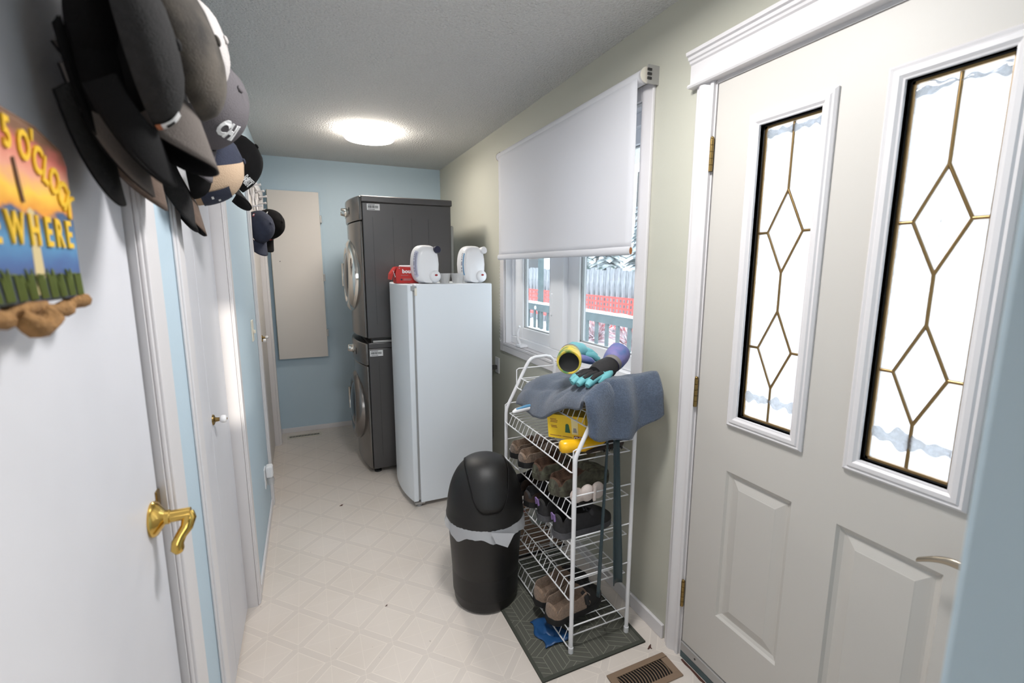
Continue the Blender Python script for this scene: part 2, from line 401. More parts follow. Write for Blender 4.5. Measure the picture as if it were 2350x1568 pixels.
# unseen room behind the camera: walls, a wide window for fill, a slit shaped to throw the sun patch
rb = MB(); rb.box(-1.8, -.12, .055, .182, 0, H); rb.box(W, 3.1, .055, .182, 0, H)  # room runs wide so it keeps the sun off the right window
rb.box(-1.8, -1.15, -3.1, -3.0, 0, H); rb.box(-1.15, .75, -3.1, -3.0, 0, .6); rb.box(-1.15, .75, -3.1, -3.0, 2.1, H)
rb.box(.75, .985, -3.1, -3.0, 0, H); rb.box(.985, 1.195, -3.1, -3.0, 0, 1.64); rb.box(.985, 1.195, -3.1, -3.0, 2.14, H); rb.box(1.155, 1.174, -3.1, -3.0, 1.64, 2.14); rb.box(1.195, 3.1, -3.1, -3.0, 0, H)
struct(rb.build('wall_rear', 'wall_cream'), 'cream wall of the room behind the viewer', 'wall')
struct(MB().box(-1.9, -1.8, -3.1, .182, 0, H).box(3.1, 3.2, -3.1, .182, 0, H).build('wall_side', 'wall_cream'), 'cream side walls of the room behind the viewer', 'wall')

cl_ = MB()  # shells added behind the left doors to stop sky light leaking through gaps
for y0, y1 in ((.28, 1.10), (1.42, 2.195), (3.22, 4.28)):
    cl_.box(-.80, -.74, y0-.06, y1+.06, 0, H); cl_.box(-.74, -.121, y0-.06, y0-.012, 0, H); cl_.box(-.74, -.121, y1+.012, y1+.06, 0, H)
struct(cl_.build('wall_closet', 'cabinet_edge'), 'added inner walls that keep stray light out of the closets behind the left wall', 'wall')
# ---- baseboards
def base(name, boxes, label):
    mb = MB()
    for b in boxes: mb.box(*b)
    struct(mb.build(name, 'white_trim', bevel=.003), label, 'baseboard')
base('baseboard_right', [(W-.014, W, 1.30, D, 0, .062)], 'white baseboard along the right wall')
base('baseboard_back', [(.0, W, D-.012, D, 0, .045)], 'low white baseboard under the far wall')
base('baseboard_left', [(0, .011, 2.265, 3.165, 0, .045), (0, .011, 4.35, D, 0, .045), (0, .011, 1.20, 1.36, 0, .045)], 'white baseboard along the left wall')

# ---- casings
def casing(name, y0, y1, x0, label, zt=ZD, w=.065, jamb=.12, px=.013, left=True):
    t = thing(name, label, 'door trim', (0, (y0+y1)/2, 0), kind='structure')
    s = 1
    for a, b in ((y0-w, y0), (y1, y1+w)):
        mb = MB(); mb.box(0, px, a, b, 0, zt+w); mb.box(0, px*.55, a-.006, b+.006, 0, zt+w); mb.build('casing_leg', 'white_trim', t, bevel=.003)
    MB().box(0, px+.001, y0-w, y1+w, zt, zt+w).build('casing_head', 'white_trim', t, bevel=.003)
    MB().box(-jamb, 0, y0-.001, y0+.012, 0, zt).build('jamb', 'white_trim', t); MB().box(-jamb, 0, y1-.012, y1+.001, 0, zt).build('jamb', 'white_trim', t)
    MB().box(-jamb, 0, y0, y1, zt-.012, zt+.001).build('jamb', 'white_trim', t)
    return t
casing('trim_1', .28, 1.10, 0, 'white casing around the flush door nearest the viewer', w=.085)
casing('trim_2', 1.42, 2.195, 0, 'white casing around the near closet', w=.055, px=.012)
casing('trim_3', 3.22, 4.28, 0, 'white casing around the far closet beside the end wall', w=.06, px=.018)

# ---- door 2: white flush door with brass lever
d2 = struct(thing('door_2', 'white flush door with a polished brass lever handle', 'door', (-.03, .69, 0)), 'white flush door with a polished brass lever handle', 'door')
B(-.047, -.012, .295, 1.080, .012, 2.025).build('door_slab', 'white_paint', d2, bevel=.002)
lv = MB().lathe([(0, 0), (.033, 0), (.034, .004), (.031, .009), (.019, .017), (.0135, .021), (.0135, .028), (.0115, .03), (.0115, .062), (.0, .062)], (-.012, 1.03, 1.035), (1, 0, 0), 28, ends=False).build('handle_rose', 'brass', d2, smooth=40)
hp = []; 
for i in range(13):
    t = i/12; hp.append((.048+.004*math.sin(t*PI)-.014*t, 1.03-.105*t, 1.035 - .012*math.sin(t*2*PI) - .004*t))
# the lever points away from the latch edge with a curled tip hanging down
MB().tube([(.044, 1.033, 1.036), (.047, 1.028, 1.027), (.043, 1.022, 1.012), (.034, 1.016, 1.0), (.028, 1.012, .988), (.027, 1.010, .976), (.029, 1.010, .968)], [.011, .0125, .011, .0095, .0105, .0115, .007], 14).build('lever', 'brass', lv, smooth=50)
MB().box(-.013, -.0085, 1.062, 1.083, 1.01, 1.075).build('latch_plate', 'brass_dull', d2, bevel=.003)
# ---- door 3: near closet bifold, recessed, with porcelain knob
def knob(parent, p, r=.014):
    k = MB().lathe([(0, 0), (.019, 0), (.018, .004), (.008, .008), (.0065, .02), (.009, .022), (0, .023)], p, (1, 0, 0), 18, ends=False).build('knob_rose', 'brass_dull', parent, smooth=40)
    MB().lathe([(0, .02), (.009, .021), (r*.95, .026), (r, .032), (r*.9, .039), (.006, .042), (0, .0422)], p, (1, 0, 0), 18, ends=False).build('knob', 'plastic_white', k, smooth=60)
    MB().lathe([(0, .0418), (.004, .0424), (.003, .044), (0, .0443)], p, (1, 0, 0), 10, ends=False).build('knob_screw', 'brass_dull', k)
d3 = struct(thing('door_3', '', ''), 'white folding closet door with a white porcelain knob', 'door'); d3.location = (-.055, 1.81, 0)
B(-.07, -.04, 1.437, 1.812, .012, 2.022).build('door_leaf', 'white_paint', d3, bevel=.002)
B(-.07, -.04, 1.816, 2.172, .012, 2.022).build('door_leaf', 'white_paint', d3, bevel=.002)
knob(d3, (-.04, 1.845, .985))
d4 = struct(thing('door_4', '', ''), 'white folding closet door at the far end of the left wall, two porcelain knobs', 'door'); d4.location = (-.05, 3.75, 0)
B(-.06, -.032, 3.236, 3.742, .012, 2.022).build('door_leaf', 'cabinet_white', d4, bevel=.002)
B(-.06, -.032, 3.752, 4.260, .012, 2.022).build('door_leaf', 'cabinet_white', d4, bevel=.002)
knob(d4, (-.032, 3.66, 1.0), .013); knob(d4, (-.032, 3.86, .995), .013)

# ---- entry door (door_1)
d1 = struct(thing('door_1', '', ''), 'cream steel entry door with two leaded glass panels', 'door'); d1.location = (W+.02, .765, 0)
XF = W                                           # interior face of the slab
DT = .044
def door_slab():
    ys = sorted([DY0+.003, .484, .665, .848, 1.034, DY1-.003]); mb = MB()
    z0, zg0, zg1, z1 = .072, 1.03, 1.928, DZ1-.004
    mb.box(XF, XF+DT, ys[0], ys[1], zg0, zg1); mb.box(XF, XF+DT, ys[2], ys[3], zg0, zg1); mb.box(XF, XF+DT, ys[4], ys[5], zg0, zg1)
    mb.box(XF, XF+DT, ys[0], ys[5], zg1, z1)
    # lower part with two recessed raised panels
    pz0, pz1 = .286, .834; P = ((.470, .701), (.828, 1.060))
    mb.box(XF, XF+DT, ys[0], ys[5], pz1, zg0); mb.box(XF, XF+DT, ys[0], ys[5], z0, pz0)
    mb.box(XF, XF+DT, ys[0], P[0][0], pz0, pz1); mb.box(XF, XF+DT, P[0][1], P[1][0], pz0, pz1); mb.box(XF, XF+DT, P[1][1], ys[5], pz0, pz1)
    mb.build('door_slab', 'door_cream', d1)
    for a, b in P:
        m2 = MB()
        def ring(i, dx): return [(XF+dx, a+i, pz0+i), (XF+dx, b-i, pz0+i), (XF+dx, b-i, pz1-i), (XF+dx, a+i, pz1-i)]
        prof = [(0, 0), (.006, .008), (.016, .013), (.022, .012), (.048, .004), (.05, .003)]
        rs = [ring(i, d) for i, d in prof]; k = 0; vs = []; fs = []
        for r in rs: vs += r
        for i in range(len(rs)-1): fs += [(4*i+j, 4*i+(j+1) % 4, 4*i+4+(j+1) % 4, 4*i+4+j) for j in range(4)]
        fs.append(tuple(range(4*len(rs)-4, 4*len(rs))))
        m2.add(vs, fs).build('raised_panel', 'door_cream', d1)
door_slab()
def lite(y0, y1):                 # glazed panel: white frame, glass, brass came
    z0, z1 = 1.03, 1.928
    fr = MB()
    def ring(i, x): return [(x, y0-i, z0-i), (x, y1+i, z0-i), (x, y1+i, z1+i), (x, y0-i, z1+i)]
    prof = [(.036, XF), (.036, XF-.006), (.030, XF-.012), (.024, XF-.010), (.020, XF-.014), (.010, XF-.014), (.004, XF-.009), (0, XF-.008), (0, XF+.02)]
    vs = []; fs = []
    for i, x in prof: vs += ring(i, x)
    for i in range(len(prof)-1): fs += [(4*i+j, 4*i+(j+1) % 4, 4*i+4+(j+1) % 4, 4*i+4+j) for j in range(4)]
    f = fr.add(vs, fs).build('lite_frame', 'white_trim', d1)
    # black spacer and brass border
    sp = MB(); bd = MB(); w1, w2 = .004, .007
    for mb, o, w, xa, xb in ((sp, 0, .004, XF+.013, XF+.026), (bd, .004, .006, XF+.014, XF+.022)):
        mb.box(xa, xb, y0+o, y0+o+w, z0+o, z1-o); mb.box(xa, xb, y1-o-w, y1-o, z0+o, z1-o)
        mb.box(xa, xb, y0+o, y1-o, z0+o, z0+o+w); mb.box(xa, xb, y0+o, y1-o, z1-o-w, z1-o)
    sp.build('spacer', 'black_rubber', f); bd.build('border_came', 'brass_came', f)
    xg = XF+.019; yc = (y0+y1)/2; hw = (y1-y0)/2-.011
    zu, zl = 1.615, 1.265; dh, dw = .118, hw*.66       # two diamonds
    zt, zb = z1-.011, z0+.011
    segs = [((yc, zt), (yc, zu+dh)), ((yc, zu-dh), (yc, zl+dh)), ((yc, zl-dh), (yc, zb))]
    for zc in (zu, zl):
        q = [(yc, zc+dh), (yc+dw, zc), (yc, zc-dh), (yc-dw, zc)]
        segs += [(q[i], q[(i+1) % 4]) for i in range(4)] + [((yc+dw, zc), (yc+hw, zc)), ((yc-dw, zc), (yc-hw, zc))]
    for a, b in segs:
        MB().tube([(xg, a[0], a[1]), (xg, b[0], b[1])], .0042, 8).build('came', 'brass_came', f, smooth=50)
    def pane(name, poly, m, dx=0, th=.003): return MB().prism(poly, xg+dx-th/2, xg+dx+th/2, 0).build(name, m, f)
    L_, R_ = yc-hw, yc+hw
    for s in (-1, 1):
        e = yc+s*hw; q = yc+s*dw
        for nm, poly in (('pane', [(yc, zt), (e, zt), (e, zu), (q, zu), (yc, zu+dh)]), ('pane', [(yc, zu-dh), (q, zu), (e, zu), (e, zl), (q, zl), (yc, zl+dh)]), ('pane', [(yc, zl-dh), (q, zl), (e, zl), (e, zb), (yc, zb)])):
            pane(nm, poly, 'frost_glass')
    for zc in (zu, zl):
        pane('bevel_pane', [(yc, zc+dh), (yc+dw, zc), (yc, zc-dh), (yc-dw, zc)], 'bevel_glass', th=.005)
    st = MB()                      # engraved star
    for k in range(4):
        a = k*PI/4; rl = .04 if k % 2 == 0 else .024
        st.tube([(xg-.003, yc-rl*.8*math.cos(a), zu-rl*1.3*math.sin(a)), (xg-.003, yc+rl*.8*math.cos(a), zu+rl*1.3*math.sin(a))], .0007, 4)
    st.build('engraved_star', 'paper_white', f)
    ic = MB()                      # ragged ice ridge frozen low on the glass, and along the top edge
    def ice(zc, h, sd):
        def fn(u, v):
            y = L_+u*(R_-L_); n = noise.noise(Vector((y*30+sd, v*3, sd)))
            return (xg-.003-.003*math.sin(v*PI)*(.6+.6*n), y, zc+(v-.5)*h*(.8+1.1*noise.noise(Vector((y*40, sd, 0))))+.006*noise.noise(Vector((y*60, sd, 3))))
        ic.grid(fn, 60, 5)
    ice(1.105, .035, 1.0+y0); ice(1.90, .02, 5.0+y0)
    ic.build('ice_ridge', 'ice', f, smooth=60)
lite(.484, .665); lite(.848, 1.034)
# backing so light only comes through the glass: outer skin
ob_ = MB(); 
for a, b in ((DY0, .484), (.665, .848), (1.034, DY1)): ob_.box(XF+DT, XF+DT+.004, a, b, 1.03, 1.928)
ob_.box(XF+DT, XF+DT+.004, DY0, DY1, .07, 1.03).box(XF+DT, XF+DT+.004, DY0, DY1, 1.928, DZ1).build('outer_skin', 'door_cream', d1)
# hinges on the jamb
for z in (1.88, 1.07, .27):
    h = MB().box(W-.004, W+.001, 1.207, 1.214, z-.052, z+.052).build('hinge', 'brass_dull', d1)
    for k in range(5):
        MB().lathe([(0, 0), (.0065, 0), (.0065, .0195), (0, .0195)], (W-.007, 1.2095, z-.052+k*.0208), (0, 0, 1), 10, ends=False).build('hinge_knuckle', 'brass_dull', h, smooth=40)
    MB().ell((W-.007, 1.2095, z+.054), .006, .006, .005, 8, 5).build('hinge_pin', 'brass_dull', h, smooth=60)
# lever handle on the entry door
rose = MB().lathe([(0, 0), (.033, 0), (.032, .006), (.014, .012), (.012, .045), (0, .046)], (W, .385, .878), (-1, 0, 0), 24, ends=False).build('handle_rose', 'nickel', d1, smooth=40)
MB().grid(lambda u, v: (W-.047-.010*math.sin(PI*v)-.0055*math.cos(2*PI*u), .375+.126*v, .874+.030*math.sin(PI*min(1, v*.95+.05))**1.0-.008*v+.0125*(1-.55*v)*math.sin(2*PI*u)), 14, 16, wrapu=True).build('lever', 'nickel', rose, smooth=60)
MB().lathe([(0, 0), (.03, 0), (.029, .008), (.018, .013), (0, .014)], (W, .385, 1.0), (-1, 0, 0), 24, ends=False).build('deadbolt', 'nickel', d1, smooth=40)
# door frame and casing
t4 = struct(thing('trim_4', '', ''), 'white moulded casing and header around the entry door', 'door trim'); t4.location = (W, .765, 0)
for y0, s in ((DY1+.004, 1), (DY0-.004, -1)):
    pr = [(W, 0), (W-.010, 0), (W-.012, .006), (W-.012, .012), (W-.006, .016), (W-.012, .024), (W-.020, .034), (W-.022, .046), (W-.018, .056), (W-.010, .060), (W-.010, .070), (W-.004, .078), (W, .078)]
    MB().prism([(x, y0+s*(.006+d)) for x, d in pr], 0, 2.112, 2).build('casing_leg', 'white_trim', t4, smooth=30)
    MB().box(W+.001, W+.13, min(y0, y0+s*.017), max(y0, y0+s*.017), 0, DZ1+.01).build('jamb', 'white_trim', t4)
MB().box(W+.0, W+.13, DY0-.004, DY1+.004, DZ1, DZ1+.02).build('jamb', 'white_trim', t4)
hd = [(0, 2.112), (.030, 2.112), (.034, 2.117), (.030, 2.124), (.022, 2.126), (.020, 2.132), (.020, 2.186), (.026, 2.190), (.028, 2.197), (.034, 2.200), (.036, 2.209), (.044, 2.212), (.046, 2.222), (0, 2.222)]
MB().prism([(W-a, z) for a, z in hd], DY0-.105, DY1+.105, 1).build('casing_head', 'white_trim', t4, smooth=30)
# threshold
t5 = struct(thing('trim_5', '', ''), 'aluminium door sill with a dark gap under the entry door', 'door sill'); t5.location = (W, .765, 0)
MB().box(W-.006, W+.13, DY0, DY1, .03, .068).build('sill_strip', 'aluminium', t5, bevel=.003)
MB().box(W-.003, W+.12, DY0, DY1, 0, .031).build('sill_base', 'rail_grey', t5)
for y in (1.13, .98, .72, .5): MB().lathe([(0, 0), (.004, 0), (.0035, .0015), (0, .002)], (W-.006, y, .05), (-1, 0, 0), 10, ends=False).build('screw', 'steel_dark', t5)
tag(MB().grid(lambda u, v: (W-.006-.014*v*(.6+.8*abs(noise.noise(Vector((u*12, 3, 0))))), .45+u*.74, .0008), 30, 2).build('floor_stain', 'dirt'), 'dark grime line on the floor along the door sill', 'stain')

# ---- window_1
w1 = struct(thing('window_1', '', ''), 'white two pane window over the shoe rack, left sash with crank handle', 'window'); w1.location = (W, 2.265, WZ0)
OY0, OY1, OZ0, OZ1 = 1.505, 3.03, .927, 2.21
for nm, bx in (('casing', (1.505, 1.57, OZ0, OZ1)), ('casing', (2.965, 3.03, OZ0, OZ1)), ('casing', (1.57, 2.965, OZ0, .992)), ('casing', (1.57, 2.965, 2.155, OZ1))):
    MB().box(W-.014, W, *bx).build(nm, 'white_trim', w1, bevel=.004)
MB().box(W-.018, W+.07, 1.565, 2.965, .975, .992).build('stool', 'white_trim', w1, bevel=.003)
for a in ((1.565, 1.577), (2.953, 2.965)): MB().box(W, W+.13, a[0], a[1], .992, 2.155).build('reveal', 'window_vinyl', w1)
MB().box(W, W+.13, 1.577, 2.953, 2.143, 2.155).build('reveal', 'window_vinyl', w1)
XW = W+.07
def vin(name, y0, y1, z0, z1, xa=XW-.03, xb=XW+.04, par=w1): return MB().box(xa, xb, y0, y1, z0, z1).build(name, 'window_vinyl', par, bevel=.004)
vin('frame_sill', 1.577, 2.953, .992, 1.04); vin('frame_head', 1.577, 2.953, 2.09, 2.143)
vin('frame_jamb', 1.577, 1.625, 1.04, 2.09); vin('frame_jamb', 2.925, 2.953, 1.04, 2.09); vin('mullion', 2.245, 2.385, 1.04, 2.09)
def sash(nm, y0, y1, ga, gb, z0, gz0, gz1, z1, xo):
    s = MB().box(XW-.015+xo, XW+.03+xo, y0, ga, z0, z1).box(XW-.015+xo, XW+.03+xo, gb, y1, z0, z1).box(XW-.015+xo, XW+.03+xo, ga, gb, z0, gz0).box(XW-.015+xo, XW+.03+xo, ga, gb, gz1, z1).build(nm, 'window_vinyl', w1, bevel=.004)
    MB().box(XW+xo+.004, XW+xo+.010, ga, gb, gz0, gz1).build('pane', 'clear_glass', s)
    g = MB(); t = .006
    g.box(XW+xo-.001, XW+xo+.014, ga, ga+t, gz0, gz1).box(XW+xo-.001, XW+xo+.014, gb-t, gb, gz0, gz1).box(XW+xo-.001, XW+xo+.014, ga, gb, gz0, gz0+t).box(XW+xo-.001, XW+xo+.014, ga, gb, gz1-t, gz1)
    g.build('glazing_bead', 'gasket', s)
    return s
s1_ = sash('sash', 2.39, 2.925, 2.43, 2.80, 1.042, 1.112, 2.03, 2.088, .0)
sash('sash', 1.63, 2.243, 1.668, 2.128, 1.045, 1.115, 2.03, 2.088, .015)
MB().box(XW-.034, XW-.016, 2.362, 2.384, 1.232, 1.364).build('sash_lock', 'window_vinyl', w1, bevel=.006)
ck = MB().box(W-.012, W+.045, 2.69, 2.77, .993, 1.012).build('crank_base', 'window_vinyl', w1, bevel=.006)
MB().tube([(W+.01, 2.735, 1.01), (W-.005, 2.745, 1.045), (W-.004, 2.75, 1.085), (W+.004, 2.745, 1.12)], [.010, .009, .007, .006], 10).build('crank_handle', 'window_vinyl', ck, smooth=50)
MB().ell((W+.004, 2.743, 1.126), .008, .008, .01, 10, 6).build('crank_knob', 'window_vinyl', ck, smooth=60)
# ---- roller blind
xb_ = W-.047
bl = thing('roller_blind', 'white roller blind pulled half down over the window', 'blind', (xb_, 2.22, 1.55))
MB().lathe([(0, 0), (.026, 0), (.026, 1.425), (0, 1.425)], (xb_, 1.520, 2.222), (0, 1, 0), 28, ends=False).build('roller_tube', 'blind_fabric', bl, smooth=50)
def fab(u, v):
    y = 1.528+u*1.385; z = 2.222-v*(2.222-1.585)
    x = xb_-.024+.004*math.sin(y*5.0)*v*(1-v)*2+.003*math.sin(y*9+1)*v
    return (x, y, z)
MB().grid(fab, 30, 20).build('blind_fabric', 'blind_fabric', bl, smooth=60, solid=.0012)
MB().lathe([(0, 0), (.0145, .0), (.0145, 1.385), (0, 1.385)], (xb_-.024, 1.528, 1.578), (0, 1, 0), 16, sx=.6, sy=1.2, ends=False).build('hem_bar', 'blind_fabric', bl, smooth=50)
MB().lathe([(0, 0), (.0125, 0), (.0125, .002), (0, .002)], (xb_-.024, 1.5262, 1.578), (0, 1, 0), 14, sx=.5, sy=1.1, ends=False).build('hem_end', 'cork', bl)
for y0, y1 in ((1.494, 1.519), (2.946, 2.968)):
    br = MB().lathe([(0, 0), (.029, 0), (.029, .004), (.02, .006), (.02, .012), (0, .012)], (xb_, (y0+y1)/2-.004 if y0 < 2 else y0, 2.222), (0, 1, 0), 20, ends=False).build('bracket', 'switch_ivory', bl, smooth=40)
    MB().box(xb_-.005, W, y0-.002, y0+.004, 2.19, 2.255).build('bracket_plate', 'aluminium', br)
    for dz in (-.015, .0, .015): MB().box(xb_-.008, xb_+.01, y0-.006, y0-.001, 2.218+dz, 2.226+dz).build('bracket_cog', 'steel_dark', br)
bead = MB().ell((0, 0, 0), .0022, .0022, .0022, 6, 4); 
b0 = None; cyl_ = []
for i in range(104):                   # ball chain: two strands joined by a loop at the bottom
    L1 = 50
    if i < L1: p = (xb_+.012, 2.962, 2.19-i*.0235)
    elif i < L1+5: a = PI*(i-L1+.5)/5; p = (xb_+.012, 2.962+.011-.011*math.cos(a), 1.015-.012*math.sin(a))
    else: p = (xb_+.012, 2.984, 1.02+(i-L1-5)*.0235)
    if b0 is None: b0 = bead.build('chain_bead', 'plastic_white', bl, local=True, smooth=60); b0.location = Vector(p)-bl.location
    else: share(b0, 'chain_bead', bl, Vector(p)-bl.location)
# ---- outlets, switch
def outlet(name, label, wall_x, s, y, z, cat='outlet', m='plastic_white'):
    o = thing(name, label, cat, (wall_x, y, z))
    MB().box(*(sorted((wall_x, wall_x+s*.006))), y-.036, y+.036, z-.058, z+.058).build('cover_plate', m, o, bevel=.002)
    return o
o1 = outlet('wall_outlet', 'white outlet beside the freezer with a dark plug in it', W, -1, 3.11, .80)
MB().box(W-.045, W-.006, 3.10, 3.13, .77, .80).build('plug', 'cord_dark', o1, bevel=.004)
tag(MB().tube([(W-.04, 3.115, .778), (W-.05, 3.12, .70), (W-.04, 3.13, .5), (W-.03, 3.14, .25), (W-.04, 3.16, .05), (W-.06, 3.2, .012)], .004, 8).build('power_cord', 'cord_dark', smooth=60), 'dark power cord hanging from the outlet beside the freezer', 'cord')
o2 = outlet('light_switch', 'ivory light switch between the two closets', 0, 1, 2.905, 1.165, 'switch', 'switch_ivory')
MB().box(.006, .018, 2.899, 2.911, 1.15, 1.168).build('toggle', 'switch_ivory', o2, bevel=.002)
o3 = outlet('wall_outlet', 'low white outlet on the left wall behind an air freshener', 0, 1, 2.90, .305)
af = thing('air_freshener', 'white plug in air freshener in the low outlet on the left wall', 'air freshener', (.03, 2.915, .30))
MB().box(.0065, .045, 2.885, 2.945, .30, .37).build('body', 'plastic_white', af, bevel=.012, segs=3)
MB().lathe([(0, 0), (.018, 0), (.02, .03), (.014, .045), (0, .046)], (.028, 2.915, .254), (0, 0, 1), 16, ends=False).build('refill', 'cup_plastic', af, smooth=50)

# ---- ceiling lamp
CL = (.755, 3.50)
lamp = thing('ceiling_light', 'round white ceiling light glowing near the far end of the hall', 'ceiling light', (CL[0], CL[1], H-.06))
MB().lathe([(0, H), (.150, H), (.150, H-.012), (0, H-.012)], (CL[0], CL[1], 0), (0, 0, 1), 40, ends=False).build('base', 'plastic_white', lamp, smooth=40)
MB().lathe([(.148, H-.012), (.160, H-.014), (.163, H-.026), (.166, H-.03), (.168, H-.046), (.160, H-.056), (.08, H-.060), (0, H-.061)], (CL[0], CL[1], 0), (0, 0, 1), 40, ends=False).build('diffuser', 'lamp_glow', lamp, smooth=50)
MB().tube([(CL[0]+.082*math.cos(a), CL[1]+.082*math.sin(a), H-.0605) for a in [2*PI*k/28 for k in range(28)]], .0016, 6, closed=True).build('trim_ring', 'gasket', lamp, smooth=50)
add_light('ceiling_light_lamp', 'AREA', (CL[0], CL[1], H-.07), 5.5, (1, .955, .89), (0, 0, 0), shape='DISK', size=.32)
# added fill lamp out of view, shaped like the hall light, near the entry door
C2 = (.80, 1.06)
fill_lamp = thing('ceiling_light', 'added unseen round fill light overhead between the entry door and the near white door', 'ceiling light', (C2[0], C2[1], H-.06))
MB().lathe([(0, H), (.150, H), (.150, H-.012), (0, H-.012)], (C2[0], C2[1], 0), (0, 0, 1), 40, ends=False).build('base', 'plastic_white', fill_lamp, smooth=40)
MB().lathe([(.148, H-.012), (.160, H-.014), (.163, H-.026), (.166, H-.03), (.168, H-.046), (.160, H-.056), (.08, H-.060), (0, H-.061)], (C2[0], C2[1], 0), (0, 0, 1), 40, ends=False).build('diffuser', 'fill_glow_near', fill_lamp, smooth=50)
add_light('ceiling_light_lamp', 'AREA', (C2[0], C2[1], H-.07), 13.5, (1, .99, .985), (0, 0, 0), shape='DISK', size=.32)  # downlight of the added fill lamp
# unseen lamps added behind the viewer as fill
for i, (x, y, lab) in enumerate(((-.75, -1.6, 'added round fill light in the unseen room behind the viewer, left of the two'), (1.5, -1.6, 'added round fill light in the unseen room behind the viewer, right of the two'))):
    l2 = thing('ceiling_light', lab, 'ceiling light', (x, y, H-.05))
    MB().lathe([(0, H), (.2, H), (.2, H-.012), (0, H-.012)], (x, y, 0), (0, 0, 1), 32, ends=False).build('base', 'plastic_white', l2, smooth=40)
    MB().lathe([(.2, H-.012), (.21, H-.03), (.19, H-.055), (0, H-.06)], (x, y, 0), (0, 0, 1), 32, ends=False).build('diffuser', 'fill_glow_rear', l2, smooth=50)
    add_light('ceiling_light_lamp', 'AREA', (x, y, H-.075), 1.5, (1, .95, .88), (0, 0, 0), shape='DISK', size=.5)


# ================================================================== THINGS
# ---- ironing board cabinet on the far wall
ic = thing('ironing_cabinet', 'tall narrow white fold down ironing cabinet on the far blue wall', 'cabinet', (.24, D, .70))
MB().box(.044, .452, D-.022, D-.0004, .692, 2.166).build('cabinet_box', 'wall_blue', ic, bevel=.002)
MB().box(.034, .440, D-.050, D-.024, .70, 2.156).build('cabinet_door', 'cabinet_white', ic, bevel=.002)
MB().box(.0335, .0375, D-.0505, D-.0235, .699, 2.157).build('door_edge', 'cabinet_edge', ic)
for z in (1.93, 1.42, .92): MB().box(.44, .455, D-.052, D-.02, z-.035, z+.03).build('hinge', 'aluminium', ic, bevel=.003)
MB().lathe([(0, 0), (.004, 0), (.004, .002), (0, .003)], (.10, D-.05, 1.56), (0, -1, 0), 8, ends=False).build('screw_head', 'steel_dark', ic)

# ---- washer and dryer
YA, YB = 3.372, 4.062; YC = (YA+YB)/2
def bow(x0, b, xb, n=18):
    pts = [(x0-b*(1-((2*i/n-1))**2), YA+(YB-YA)*i/n) for i in range(n+1)]
    return pts+[(xb, YB), (xb, YA)]
def sticker(par, y, x0, x1, z0, z1):
    k = MB().box(x0, x1, y-.0008, y, z0, z1).build('sticker', 'paper_white', par)
    b_ = MB(); x = x0+.008
    rnd = random.Random(5)
    while x < x1-.01:
        w = rnd.choice((.0012, .002, .003)); b_.box(x, x+w, y-.0012, y-.0008, z0+(z1-z0)*.32, z0+(z1-z0)*.72); x += w+rnd.choice((.001, .0016))
    for zz in (.14, .84): b_.box(x0+.008, x0+(x1-x0)*.62, y-.0012, y-.0008, z0+(z1-z0)*zz-.0016, z0+(z1-z0)*zz+.0016)
    b_.build('barcode', 'ink_dark', k)
def appliance(name, label, z0, z1, dryer):
    a = thing(name, label, 'dryer' if dryer else 'washer', (.95, YC, z0 if dryer else 0))
    zc = z1-.165
    MB().box(.667, 1.288, YA, YB, z0, z1-.045).build('body', 'steel_grey', a, bevel=.006)
    MB().prism(bow(.650, .050, .665), z0+.006, zc-.004, 2).build('front_panel', 'steel_front', a, smooth=30, bevel=.012, segs=3)
    cp = MB().prism(bow(.648, .056, .668), zc, z1-.004, 2).build('control_panel', 'steel_front', a, smooth=30, bevel=.016, segs=3)
    if dryer: MB().prism(bow(.660, .045, 1.30), z1-.044, z1, 2).build('top_lid', 'steel_grey', a, smooth=30, bevel=.008)
    else: MB().box(.668, 1.288, YA, YB, z1-.045, z1-.002).build('top_lid', 'steel_grey', a, bevel=.006)
    kb = MB().lathe([(0, -.01), (.036, -.01), (.036, .006), (.030, .012), (.028, .036), (.024, .042), (0, .043)], (.597, YC, z1-.085), (-1, 0, .12), 28, ends=False).build('dial', 'chrome', cp, smooth=35)
    MB().box(.598, .612, YC-.145, YC-.07, z1-.11, z1-.06).build('display', 'dark_glass', cp, bevel=.004)
    for i in range(4): MB().lathe([(0, 0), (.008, 0), (.007, .006), (0, .007)], (.612-.012+.004*i, YC+.10+.045*i, z1-.10), (-1, 0, 0), 12, ends=False).build('button', 'steel_front', cp)
    zd = z0+(zc-z0)*.54
    ring = MB().lathe([(.268, -.055), (.270, -.01), (.262, .012), (.235, .030), (.205, .034), (.185, .022), (.178, .006)], (.602, YC, zd), (-1, 0, .03), 48, ends=False).build('door_ring', 'chrome' if dryer else 'steel_front', a, smooth=40)
    MB().lathe([(.186, .018), (.15, .032), (.10, .042), (.05, .047), (0, .048)], (.602, YC, zd), (-1, 0, .03), 40, ends=False).build('door_glass', 'dark_glass', ring, smooth=60)
    MB().tube([(.566, YC+.205+.02*math.sin(i/8*PI), zd-.09+.18*i/8) for i in range(9)], .011, 8).build('door_handle', 'chrome', ring, smooth=50)
    # pressed panel lines on the side
    pl = MB()
    for x in (.735, .87, 1.00, 1.12): pl.box(x-.0012, x+.0012, YA-.0006, YA, z0+.10, z1-.14)
    pl.build('pressed_line', 'steel_dark', a)
    sticker(a, YA-.0004, .70 if dryer else .675, .785 if dryer else .765, z1-.096 if dryer else z1-.098, z1-.054 if dryer else z1-.056)
    return a
wa = appliance('washing_machine', 'grey front loading washing machine under the stacked dryer', .035, .982, False)
